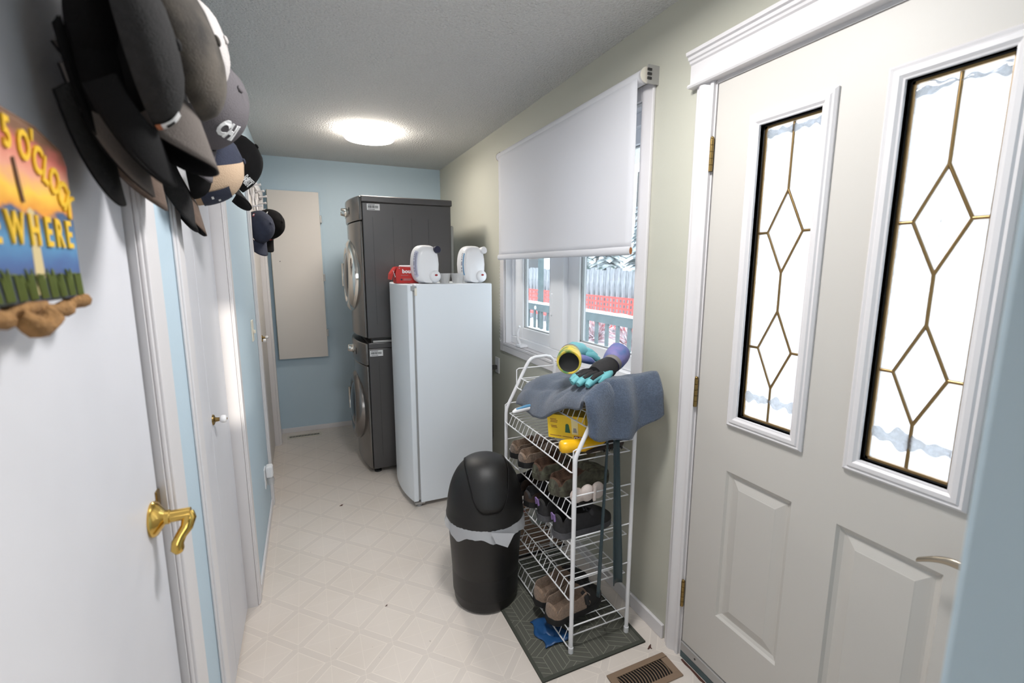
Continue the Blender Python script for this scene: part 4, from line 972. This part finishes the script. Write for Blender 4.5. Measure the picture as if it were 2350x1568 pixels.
MB().tube([(1.335, 1.458, 1.062), (1.31, 1.436, 1.056), (1.28, 1.424, 1.048), (1.255, 1.420, 1.038)], [.017, .0175, .016, .009], 10).build('thumb', 'teal_nylon', gbv, smooth=60)

ga.location.z += .052; gbv.location.z += .050; gbv.location.y -= .01
# ---- long shoehorns hanging on the near end of the rack
def shoehorn(label, top, bot, w0, w1, yaw):
    t = thing('shoehorn', label, 'shoehorn', top, group='shoehorns on the rack')
    T, Bt = Vector(top), Vector(bot)
    ux = Vector((math.cos(yaw), math.sin(yaw), 0)); nn = Vector((-math.sin(yaw), math.cos(yaw), 0))
    def fn(u, v):
        c = T.lerp(Bt, v); w = w0+(w1-w0)*smooth01((v-.1)/.8); a = (u-.5)*2
        return c+ux*w/2*a+nn*(.012*(1-a*a))*(.5+.5*v)
    MB().grid(fn, 8, 24).build('blade', 'shoehorn_teal', t, smooth=60, solid=.0035)
    MB().tube([T+Vector((-w0*.4, 0, .0)), T+Vector((-w0*.3, 0, .022)), T+Vector((0, .012, .03)), T+Vector((.0, .024, .016))], .004, 8).build('hook', 'shoehorn_teal', t, smooth=60)
    return t
shoehorn('wide dark teal shoehorn hanging on the near end of the rack', (1.322, 1.367, .868), (1.352, 1.362, .262), .030, .046, .1)
shoehorn('narrow dark teal shoehorn hanging askew on the near end of the rack', (1.288, 1.372, .862), (1.258, 1.352, .246), .018, .020, 1.0)

# ---- odds and ends low on the rack and the floor
it = tag(MB().grid(lambda u, v: (1.070+.12*u+.01*math.sin(v*9), 1.44+.15*v, .0105+.010*abs(math.sin(u*5+v*4))*math.sin(PI*min(1, max(0, u)))+.006*noise.noise(Vector((u*6, v*6, 0)))), 14, 14).build('blue_bag', 'item_blue', smooth=30, solid=.003), 'crumpled blue plastic bag on the grey mat under the rack', 'bag')
jb = thing('clear_container', 'clear plastic container lying on the lower tier of the rack', 'container', (1.28, 1.86, DECK[3]+.005))
MB().lathe([(0, 0), (.04, .0), (.046, .01), (.046, .10), (.036, .118), (.036, .13), (.033, .13), (.033, .117), (.043, .099), (.043, .01), (0, .004)], (1.22, 1.86, DECK[3]+.051), (1, .1, 0), 26, ends=False).build('vessel', 'jar_plastic', jb, smooth=40)
MB().lathe([(0, .128), (.039, .128), (.039, .145), (0, .146)], (1.22, 1.86, DECK[3]+.051), (1, .1, 0), 22, ends=False).build('lid', 'plastic_navy', jb, smooth=40)

# ---- mats
gm = thing('floor_mat', 'dark grey mat with a line pattern under the shoe rack', 'mat', (1.225, 1.66, 0))
MX0, MX1, MY0, MY1 = .990, 1.462, 1.312, 2.0
MB().box(MX0, MX1, MY0, MY1, .0005, .006).build('mat_body', 'mat_grey', gm, bevel=.002)
MB().box(MX0, MX0+.012, MY0+.014, MY1-.014, .0006, .0075).box(MX1-.012, MX1, MY0+.014, MY1-.014, .0006, .0075).box(MX0, MX1, MY0, MY0+.014, .0006, .0075).box(MX0, MX1, MY1-.014, MY1, .0006, .0075).build('mat_border', 'mat_border', gm)
ml_ = MB(); R_h = .105; st3 = math.sqrt(3)
def mline(a, b):
    a, b = Vector(a), Vector(b); lo = (MX0+.014, MY0+.016); hi = (MX1-.014, MY1-.016)
    t0_, t1_ = 0, 1; d = b-a
    for i in (0, 1):
        if abs(d[i]) < 1e-9:
            if a[i] < lo[i] or a[i] > hi[i]: return
            continue
        q0, q1 = (lo[i]-a[i])/d[i], (hi[i]-a[i])/d[i]
        t0_, t1_ = max(t0_, min(q0, q1)), min(t1_, max(q0, q1))
    if t1_-t0_ < .03: return
    p, q = a+d*t0_, a+d*t1_; n = Vector((-d.y, d.x)).normalized()*.0013
    ml_.add([(p.x+n.x, p.y+n.y, .0066), (q.x+n.x, q.y+n.y, .0066), (q.x-n.x, q.y-n.y, .0066), (p.x-n.x, p.y-n.y, .0066)], [(0, 3, 2, 1)])
for r in range(-2, 8):
    for c in range(-2, 6):
        cx = .95+c*R_h*st3+(r % 2)*R_h*st3/2; cy_ = 1.25+r*R_h*1.5; C = Vector((cx, cy_))
        vtx = [C+Vector((R_h*math.cos(PI/6+k*PI/3), R_h*math.sin(PI/6+k*PI/3))) for k in range(6)]
        for k in (0, 2, 4):
            A_, B_, E_ = vtx[k], vtx[(k+1) % 6], vtx[(k+2) % 6]      # rhomb C, A, B, E
            for j in range(5):
                t_ = j/4.0; mline(C.lerp(E_, t_), A_.lerp(B_, t_))
ml_.build('woven_lines', 'mat_line', gm)
cm_ = thing('coir_mat', 'brown ribbed door mat on the floor beyond the grey mat', 'mat', (1.28, 2.3, 0))
MB().box(1.06, 1.50, 2.02, 2.62, .0005, .010).build('mat_base', 'foam_black', cm_)
rb0 = MB().box(1.07, 1.49, 2.028, 2.036, .010, .016).build('rib', 'coir_light', cm_, bevel=.002)
for k in range(1, 42): share(rb0, 'rib', cm_, (0, k*.014, 0))
tag(MB().grid(lambda u, v: (1.30+.15*u, 2.40+.14*v, .0175+.018*math.sin(PI*u)*(1+.4*noise.noise(Vector((u*4, v*4, 0))))*math.sin(PI*v)**.5), 12, 12).build('red_cloth', 'item_red', smooth=50, solid=.002), 'rust red cloth lying on the brown door mat', 'cloth')

# ---- floor registers
def register(name, label, x0, x1, y0, y1, m, nsl, bend, border=.022, h=.006):
    t = thing(name, label, 'floor vent', ((x0+x1)/2, (y0+y1)/2, 0))
    MB().box(x0+.004, x1-.004, y0+.004, y1-.004, .0006, .0016).build('duct_shade', 'dark_hole', t)  # black sheet on the floor painted as the shade inside the vent
    MB().box(x0, x1, y0, y0+border, .0006, h).box(x0, x1, y1-border, y1, .0006, h).box(x0, x0+border*1.3, y0+border, y1-border, .0006, h).box(x1-border*1.3, x1, y0+border, y1-border, .0006, h).build('frame', m, t, bevel=.0015)
    L0 = x0+border*1.3; L1 = x1-border*1.3; pitch = (L1-L0)/nsl; s0 = None
    for i in range(nsl+1):
        x = L0+i*pitch
        if s0 is None:
            def fn(u, v): return (x+bend*math.sin(PI*v)+(u-.5)*pitch*.42, y0+border-.001+(y1-y0-2*border+.002)*v, h-.0005-.0022*u)
            s0 = MB().grid(fn, 1, 8).build('louvre', m, t, solid=.0012); xs = x
        else: share(s0, 'louvre', t, (x-xs, 0, 0))
    return t
register('floor_register', 'brown floor vent between the shoe rack and the entry door', 1.222, 1.488, 1.128, 1.243, 'bronze_register', 17, .008)
register('floor_register', 'small cream floor vent at the foot of the far wall', .056, .335, 4.40, 4.475, 'cream_register', 20, 0, .012)
# leaf litter on the floor
def crumb(label, x, y, r, m='dirt'):
    mb = MB().tube([(x-r, y-r*.4, .0022), (x, y, .004), (x+r*.8, y+r*.6, .0022)], [r*.15, r*.3, r*.12], 5).tube([(x, y, .0035), (x+r*.1, y-r*.7, .002)], r*.14, 4)
    return tag(mb.build('leaf_bit', m), label, 'debris')
crumb('dried leaf bit on the floor beside the corner of the grey mat', 1.462, 1.285, .014)
crumb('small dark crumb on the vinyl between the bin and the closet', .530, 1.95, .006)
crumb('tiny crumb on the vinyl in front of the washing machine', .41, 2.98, .012)

# ---- painted wooden sign on the near door
sg = thing('wooden_sign', 'painted wooden sunset sign with yellow lettering hung on the near white door', 'sign', (.004, .60, 1.470))
SY0, SY1, SZ = .40, .775, .182                # board spans y; local x = along y
sg.rotation_euler = (0, 0, PI/2)              # local x -> +y, local y -> -x
def sgw(ly, lz, out): return (ly-.60, -out, lz)
out_ = .018
top_poly = [(SY0-.60, .004), (SY1-.60-.012, .004), (SY1-.60-.002, .02), (SY1-.60, .10), (SY1-.60+.002, .165), (SY1-.60-.008, .182), (SY1-.60-.06, .192), (SY0-.60, .205)]
MB().prism(top_poly, -out_, -.004, 1).build('board', 'sign_paint', sg, local=True, bevel=.003)
# frayed bark edge and twine
ed = [(a, -.011, b) for a, b in top_poly]
MB().tube([ed[7], (-.10, -.011, .200), ed[6], ed[5], ed[4], ed[3], ed[2]], [.006, .007, .006, .004, .0035, .003, .003], 8).build('bark_edge', 'wood_edge', sg, local=True, smooth=60)
tp = [(-.20+.385*i/24, -.014-.004*math.sin(i*1.7), -.004+.004*math.sin(i*.9)) for i in range(25)]
MB().tube(tp, [.008+.0025*math.sin(i*2.3) for i in range(25)], 8).build('twine', 'twine', sg, local=True, smooth=60)
MB().tube([(.01, -.02, -.006), (.02, -.028, -.018), (.04, -.024, -.022), (.055, -.028, -.012), (.065, -.022, -.004)], [.008, .012, .010, .011, .006], 8).build('twine_knot', 'twine', sg, local=True, smooth=60)
def letters(txt, xs, zs, rots, size, sx=1.0):
    for ch, x, z, r in zip(txt, xs, zs, rots):
        if ch == ' ': continue
        c, s = math.cos(r), math.sin(r)
        text_on('letter', ch, size, 'sign_yellow', sg, (x, -out_-.0012, z), (c, 0, s), (-s, 0, c), bold=.0010, extrude=.0012, local=True, sx=sx)
t1 = "5 O'CLOCK"
letters(t1, [.044, .060, .074, .091, .099, .114, .131, .147, .161], [.172, .168, .166, .170, .157, .148, .139, .128, .117], [-.10, 0, -.18, -.2, -.35, -.40, -.45, -.55, -.65], .044, .66)
t2 = 'SOMEWHERE'
letters(t2, [-.098, -.070, -.038, -.002+.0, .034, .070, .100, .125, .150], [.078]*3+[.078, .079, .079, .079, .079, .079], [0]*9, .045, .68)
for i in range(9):
    x = -.02+.022*i; gr = MB()
    for k in range(4): gr.tube([(x+.003*k, -out_-.001, .008), (x+.004*k-.006, -out_-.0015, .022+.006*((i+k) % 3)), (x+.006*k-.012, -out_-.001, .034+.006*((i*k) % 2))], [.0022, .0018, .0006], 4)
    gr.build('painted_reed', 'sign_green', sg, local=True)
MB().prism([(.048, .150), (.052, .152), (.056, .128), (.060, .108), (.055, .108), (.051, .126)], -out_-.0016, -out_, 1).build('painted_bottle', 'sign_brown', sg, local=True)
MB().prism([(.060, .012), (.082, .012), (.078, .10), (.070, .104), (.064, .10)], -out_-.0003, -out_, 1).build('painted_reflection', 'sign_glow', sg, local=True)

# ---- caps
CAPS = 'caps on the left wall rack'
def cap(label, loc, tilt, yaw, crown_m, brim_m, under_m=None, scale=1.0, roll=0.0, panel_m=None, text=None, group=CAPS, curve=1.0, button=True, squash=1.0):
    t_ = math.radians(tilt); up = Vector((math.cos(t_), 0, math.sin(t_))); fw = Vector((math.sin(t_), 0, -math.cos(t_))); sx = fw.cross(up)
    R = Matrix((sx, fw, up)).transposed(); R = Matrix.Rotation(math.radians(yaw), 3, 'Z') @ R @ Matrix.Rotation(math.radians(roll), 3, 'Z')
    t = thing('baseball_cap', label, 'cap', loc, group); t.rotation_euler = R.to_euler(); t.scale = (scale,)*3
    A_, B_, Hc = .082, .098, .128*squash
    def S_(az, h):                         # az 0 = front (+y), h 0..1
        k = (1-h**2.6)**.5; fr = 1+.05*math.cos(az)*(1-h)
        z = Hc*h
        # soft crown dents
        d = .006*noise.noise(Vector((math.sin(az)*2.2+loc[1]*7, math.cos(az)*2.2, h*2.5)))
        return Vector((math.sin(az)*A_*k*fr, math.cos(az)*B_*k*fr, z))*(1+d*3)
    def fn(u, v): return S_(2*PI*u, v)
    if panel_m:
        rear = MB(); front = MB()
        nv, nu = 14, 40
        P = [[S_(2*PI*i/nu, j/nv) for i in range(nu)] for j in range(nv+1)]
        vs = [p for r in P for p in r]
        ff, rf = [], []
        for j in range(nv):
            for i in range(nu):
                f = (j*nu+i, j*nu+(i+1) % nu, (j+1)*nu+(i+1) % nu, (j+1)*nu+i); ang = min(i+.5, nu-i-.5)/nu*360
                (ff if ang < 62 else rf).append(f)
        MB().add(vs, rf).build('crown', crown_m, t, local=True, smooth=60); MB().add(vs, ff).build('front_panel', panel_m, t, local=True, smooth=60)
    else: MB().grid(fn, 40, 14, wrapu=True).build('crown', crown_m, t, local=True, smooth=60)
    # inner sweatband so the open side is not hollow paint
    MB().grid(lambda u, v: S_(2*PI*u, v*.28)*.972, 40, 3, wrapu=True).build('sweatband', under_m or 'cap_black', t, local=True, smooth=60)
    def brim(u, v, off=0.0):
        a = (u-.5)*2*1.22; base = S_(a, 0)
        ext = .082*(1-(abs(u-.5)*2)**3.0*.86)
        x = base.x*(1+.10*v); y = base.y+ext*v
        z = -.002-.052*curve*(x/.086)**2*(.35+.65*v)+.004*v
        return Vector((x, y, z+off))
    MB().grid(lambda u, v: brim(u, v, .0014), 28, 8).build('brim', brim_m, t, local=True, smooth=60, solid=.0014)
    MB().grid(lambda u, v: brim(u, v, -.0012), 28, 8).build('brim_underside', under_m or brim_m, t, local=True, smooth=60, solid=.0012)
    if button: MB().ell((0, 0, Hc), .008, .008, .004, 10, 6).build('button', crown_m, t, local=True, smooth=60)
    for (txt, size, m, az0, h0, bold, sxx) in (text or []):
        def bend(a, b, c):
            h = h0+b/Hc; az = az0-a/B_*1.0
            p = S_(az, max(0, min(.97, h))); n = Vector((math.sin(az), math.cos(az), .25)).normalized()
            return p+n*(.0016+c)
        text_on('logo', txt, size, m, t, (0, 0, 0), (1, 0, 0), (0, 1, 0), bold=bold, extrude=.0006, local=True, sx=sxx, bend=bend)
    return t
def patch(t, m, az0, az1, h0, h1, name='patch', off=.002, Hc=.128):
    def fn(u, v):
        az = az0+(az1-az0)*u; h = h0+(h1-h0)*v; k = (1-h**2.6)**.5; fr = 1+.05*math.cos(az)*(1-h)
        p = Vector((math.sin(az)*.082*k*fr, math.cos(az)*.098*k*fr, Hc*h)); n = Vector((math.sin(az), math.cos(az), .3)).normalized(); return p*1.012+n*off
    return MB().grid(fn, 10, 6).build(name, m, t, local=True, smooth=60)
cap('black cap nearest the viewer, hanging above the wooden sign', (.032, .855, 1.850), 3, 4, 'cap_black', 'cap_black', 'cap_black', 1.0, roll=4, squash=.40, curve=.25)
cap('black cap with a charcoal brim hanging over the corner of the sign', (.028, .875, 1.785), 4, 4, 'cap_black', 'cap_charcoal', 'cap_black', 1.0, roll=6, squash=.45, curve=.5)
cap('black cap with a pale grey brim edge among the nearest caps', (.062, .905, 1.808), 5, 0, 'cap_black', 'cap_brim_grey', 'cap_black', 1.04, roll=-6, squash=.4, curve=.95)
c3 = cap('dark grey knit cap with a small skull patch among the nearest caps', (.092, .815, 1.805), 8, 4, 'cap_charcoal', 'cap_black', 'cap_black', 1.0, roll=20, squash=.42)
HC3 = .128*.42
pz = patch(c3, 'thread_white', .10, .42, .10, .62, Hc=HC3); patch(c3, 'thread_orange', .08, .44, .04, .16, 'patch_edge', .0024, Hc=HC3); patch(c3, 'cap_black', .20, .32, .26, .46, 'patch_eye', .0028, Hc=HC3)
cap('dark cap with a tan brown brim hanging behind the near caps', (.045, 1.075, 1.800), 3, 3, 'cap_black', 'cap_brown', 'cap_brown', 1.0, roll=0, squash=.5, curve=1.5)
cap('faded black cap with a grey brim, the largest of the near caps', (.118, .955, 1.862), 14, -4, 'cap_tiedye', 'cap_brim_grey', 'cap_black', 1.14, roll=-14, squash=.42, curve=2.1)
c5 = cap('white mesh cap tucked behind the faded black cap', (.080, 1.13, 1.925), 12, -8, 'cap_white', 'cap_white', 'cap_charcoal', 1.0, roll=-14, squash=.75)
cap('grey cap with white CH lettering in the middle of the row', (.082, 1.34, 1.882), 15, -30, 'cap_grey', 'cap_grey', 'cap_grey', 1.04, roll=-20, squash=.85, curve=1.3, text=[('CHI', .040, 'thread_white', -.12, .58, .0022, .95)])
cap('charcoal cap with its brim hanging low against the near closet', (.036, 1.42, 1.780), 3, 5, 'cap_black', 'cap_charcoal', 'cap_charcoal', 1.0, roll=-10, squash=.5, curve=1.2)
c8 = cap('navy and tan cap with a brown brim and a dark patch', (.030, 1.46, 1.768), 9, 3, 'cap_navy', 'cap_brown', 'cap_black', 1.0, roll=-16, panel_m='cap_tan')
patch(c8, 'cap_navy', -.42, .45, .10, .62)
for q in ((-.25, .15), (.0, .4), (.2, .3)): patch(c8, 'thread_white', q[0]-.03, q[0]+.08, q[1]-.03, q[1]+.01, 'patch_stitch', .0028)
cap('black cap with outlined white MST lettering at the far end of the near row', (.062, 1.831, 1.833), 35, -6, 'cap_black', 'cap_charcoal', 'cap_black', 1.0, roll=-36, text=[('MST', .036, 'thread_white', -.12, .28, .0018, .8), ('MST', .036, 'cap_black', -.12, .28, -.0006, .8)])
cf1 = cap('navy cap with a small Canadian flag on the far peg rack', (.040, 3.30, 1.756), 11, -38, 'cap_navy', 'cap_navy', 'cap_white', .98, squash=.8)
patch(cf1, 'thread_red', 2.1, 2.35, .40, .50, 'flag', Hc=.103); patch(cf1, 'thread_white', 2.17, 2.28, .40, .50, 'flag_centre', .0026, Hc=.103)
patch(cf1, 'thread_white', -.35, -.10, .06, .14, 'logo', .002, Hc=.103)
cf2 = cap('black cap with a red crest on the far peg rack', (.074, 3.533, 1.791), 6, -38, 'cap_black', 'cap_black', 'cap_black', 1.0)
patch(cf2, 'thread_red', -.35, .35, .06, .22, 'crest'); patch(cf2, 'thread_white', -.40, .40, .03, .06, 'crest_line', .0026); patch(cf2, 'thread_red', 1.9, 2.05, .50, .58, 'emblem'); patch(cf2, 'thread_white', 2.08, 2.4, .52, .57, 'emblem_word', .002)
# peg rail carrying the near caps
pr_ = thing('peg_rail', 'white wooden peg rail high on the left wall above the near doors', 'coat rack', (0, 1.25, 2.14))
MB().box(0.0142, .030, .58, 2.0, 2.125, 2.185).build('rail_board', 'white_trim', pr_, bevel=.004)
pg0 = MB().tube([(.028, .70, 2.150), (.055, .70, 2.156), (.078, .70, 2.168)], [.007, .007, .010], 10).build('peg', 'white_trim', pr_, smooth=50)
for k in range(1, 9): share(pg0, 'peg', pr_, (0, .15*k, 0))
# accordion peg rack by the far closet
ar = thing('accordion_rack', 'white accordion peg rack over the far closet holding two caps', 'coat rack', (.02, 3.4, 1.86))
zig = [(.021, 3.24+.13*i, 1.87 if i % 2 else 1.99) for i in range(5)]; zag = [(.029, 3.24+.13*i, 1.99 if i % 2 else 1.87) for i in range(5)]
for q in (zig, zag):
    for a, b in zip(q[:-1], q[1:]):
        d = Vector(b)-Vector(a); n = Vector((0, -d.z, d.y)).normalized()*.010; a, b = Vector(a), Vector(b)
        mb = MB(); mb.add([a+n+Vector((-.003, 0, 0)), b+n+Vector((-.003, 0, 0)), b-n+Vector((-.003, 0, 0)), a-n+Vector((-.003, 0, 0)), a+n+Vector((.003, 0, 0)), b+n+Vector((.003, 0, 0)), b-n+Vector((.003, 0, 0)), a-n+Vector((.003, 0, 0))], [(0, 1, 2, 3), (4, 7, 6, 5), (0, 4, 5, 1), (1, 5, 6, 2), (2, 6, 7, 3), (3, 7, 4, 0)]).build('lattice_slat', 'white_trim', ar)
pg1 = None
for y, z in ((3.24, 1.99), (3.24, 1.87), (3.50, 1.99), (3.50, 1.87), (3.63, 1.93), (3.76, 1.99), (3.76, 1.87)):
    if pg1 is None:
        pg1 = MB().lathe([(0, 0), (.005, 0), (.005, .038), (.008, .044), (.008, .050), (0, .052)], (.030, y, z), (1, 0, .15), 12, ends=False).build('peg', 'white_trim', ar, smooth=45); p1 = (y, z)
    else: share(pg1, 'peg', ar, (0, y-p1[0], z-p1[1]))

# ================================================================== OUTSIDE
struct(B(W+.14, 60, .18, 60, -.75, -.62).build('ground', 'snow'), 'snow covered yard outside the window', 'ground')
struct(MB().box(W+.14, 6.2, .18, 16, -.62, -.24).build('deck', 'snow'), 'snow covered deck outside the entry door', 'deck')
dk = thing('deck_railing', 'grey wooden deck railing with a snow covered top rail outside the window', 'railing', (6.0, 9.5, -.24))
MB().box(5.94, 6.06, 5.5, 13.5, .36, .55).build('top_rail', 'rail_grey', dk)
MB().grid(lambda u, v: (5.92+.16*u, 5.5+8*v, .55+.05*math.sin(PI*u)**.5*(1+.5*noise.noise(Vector((0, v*30, 0))))), 5, 80).build('rail_snow', 'snow', dk, smooth=60)
MB().box(5.96, 6.04, 5.5, 13.5, -.20, -.12).build('bottom_rail', 'snow', dk)
bl0 = MB().box(5.965, 6.005, 5.70, 5.79, -.16, .37).build('baluster', 'rail_grey', dk)
for k in range(1, 21): share(bl0, 'baluster', dk, (0, .372*k, 0))
for y in (7.0, 9.0, 11.2, 11.9): MB().lathe([(0, 0), (.05, 0), (.045, .01), (0, .012)], (5.94, y, .44), (-1, 0, 0), 12, ends=False).build('snow_blob', 'snow', dk)
MB().box(6.06, 6.16, 11.15, 11.30, -.24, 2.6).build('post', 'rail_grey', dk)
fc = thing('board_fence', 'weathered snowy board fence behind the orange netting', 'fence', (9.0, 14, -.62))
rnd = random.Random(11); bw = .285
fb0 = MB().box(8.98, 9.01, 0, bw-.018, -.62, 1.46).build('board', 'fence_wood', fc, local=True)
fb0.data.transform(Matrix.Translation(-Vector((9.0, 0, -.62)))); fb0.location = (0, 9.2-14, 0)
for k in range(1, 44): share(fb0, 'board', fc, (rnd.uniform(-.012, .012), 9.2-14+bw*k, rnd.uniform(-.06, .05)), (rnd.uniform(-.004, .004), 0, rnd.uniform(-.02, .02)))
fk0 = MB().box(9.03, 9.045, 9.44, 9.53, -.62, 1.40).build('gap_strip', 'rail_grey', fc)  # dark strips added behind the gaps to paint them as shade
for k in range(1, 43): share(fk0, 'gap_strip', fc, (0, bw*k, 0))
nt_ = MB()
for k in range(7): nt_.box(8.60, 8.606, 8.5, 20.5, -.30+k*.15, -.30+k*.15+.055)
for k in range(75): nt_.box(8.598, 8.604, 8.5+k*.16, 8.5+k*.16+.07, -.30, .65)
nt_.build('mesh_netting', 'net_orange'); nn_ = bpy.data.objects['mesh_netting']; nn_.name = 'safety_netting'
tag(nn_, 'orange plastic safety netting strung in front of the board fence', 'netting')
def shrub(label, x, y, r):
    mb = MB(); rn = random.Random(int(x*100+y))
    for i in range(160):
        a = rn.uniform(0, 2*PI); e = rn.uniform(.1, 1.4); d = Vector((math.cos(a)*math.cos(e), math.sin(a)*math.cos(e), math.sin(e)))
        p = Vector((x, y, -.6)); mb.tube([p, p+d*r*.5+Vector((0, 0, .05)), p+d*r*rn.uniform(.7, 1.1)], [.012, .018, .008], 4)
    return tag(mb.build('snowy_shrub', 'shrub_red'), label, 'shrub', 'shrubs by the netting')
for i, (x, y, r, lab) in enumerate(((7.9, 9.6, .75, 'snowy reddish shrub below the netting, rightmost in the window'), (7.9, 11.15, .7, 'snowy reddish shrub below the netting, second from the right'), (7.9, 12.7, .75, 'snowy reddish shrub below the netting, third from the right'))): shrub(lab, x, y, r)
def conifer(label, x, y, h, r, sd):
    t = thing('snowy_conifer', label, 'tree', (x, y, -.62), 'conifers behind the fence'); rn = random.Random(sd)
    MB().tube([(x, y, -.62), (x, y, h*.96)], [.16, .03], 8).build('trunk', 'trunk', t)
    mb = MB()
    for i in range(420):
        f = rn.random()**.8; z = .2+f*(h-.3); rr = r*(1-f)*rn.uniform(.6, 1.05)+.08; a = rn.uniform(0, 2*PI); ln = rr; dr = -.35*rr
        c, s = math.cos(a), math.sin(a); w = .10+.16*rr
        p0 = Vector((x, y, z)); p2 = Vector((x+c*ln, y+s*ln, z+dr)); pm = p0.lerp(p2, .55)+Vector((0, 0, .05)); sd_ = Vector((-s, c, 0))*w
        mb.add([p0, pm+sd_, p2, pm-sd_, pm+Vector((0, 0, .07))], [(0, 1, 4), (1, 2, 4), (2, 3, 4), (3, 0, 4)])
    mb.build('foliage', 'needles', t)
for i, (x, y, h, r, lab) in enumerate(((11.2, 13.2, 5.2, 1.2, 'snowy conifer behind the fence, nearest the right edge of the window'), (11.6, 15.9, 6.0, 1.25, 'snowy conifer behind the fence, middle of the three'), (12.2, 18.7, 5.6, 1.25, 'snowy conifer behind the fence, leftmost of the three'))): conifer(lab, x, y, h, r, 30+i)
for i in range(7):
    x, y = 14.6+.25*(i % 3), 17.4+.62*i
    tag(MB().tube([(x, y, -.62), (x+.05, y, 6)], [.11, .07], 7).build('bare_trunk', 'trunk', smooth=50), 'slim bare tree trunk standing behind the board fence', 'tree', 'bare trunks behind the fence')
hs = thing('neighbour_house', 'white neighbouring house with a wood framed window beyond the fence', 'house', (17, 32, -.62))
MB().box(16, 24, 27, 40, -.62, 4.2).build('house_wall', 'siding', hs)
hw_ = MB().box(15.93, 16, 29.9, 33.2, .9, 2.3).build('window_frame', 'wood_orange', hs); MB().box(15.92, 15.935, 30.15, 32.95, 1.1, 2.15).build('pane', 'dark_glass', hw_)
MB().box(15.6, 16, 29.5, 33.6, .55, .85).build('snowy_ledge', 'snow', hs)
MB().prism([(15.2, 4.2), (24.8, 4.2), (20, 6.8)], 26.5, 40.5, 1).build('roof', 'snow', hs)

for o_ in bpy.data.objects:
    if o_.name.split('.')[0] in ('printed_lines', 'barcode', 'label_print', 'pressed_line', 'woven_lines', 'engraved_star', 'safety_netting', 'foliage'): o_['kind'] = 'stuff'
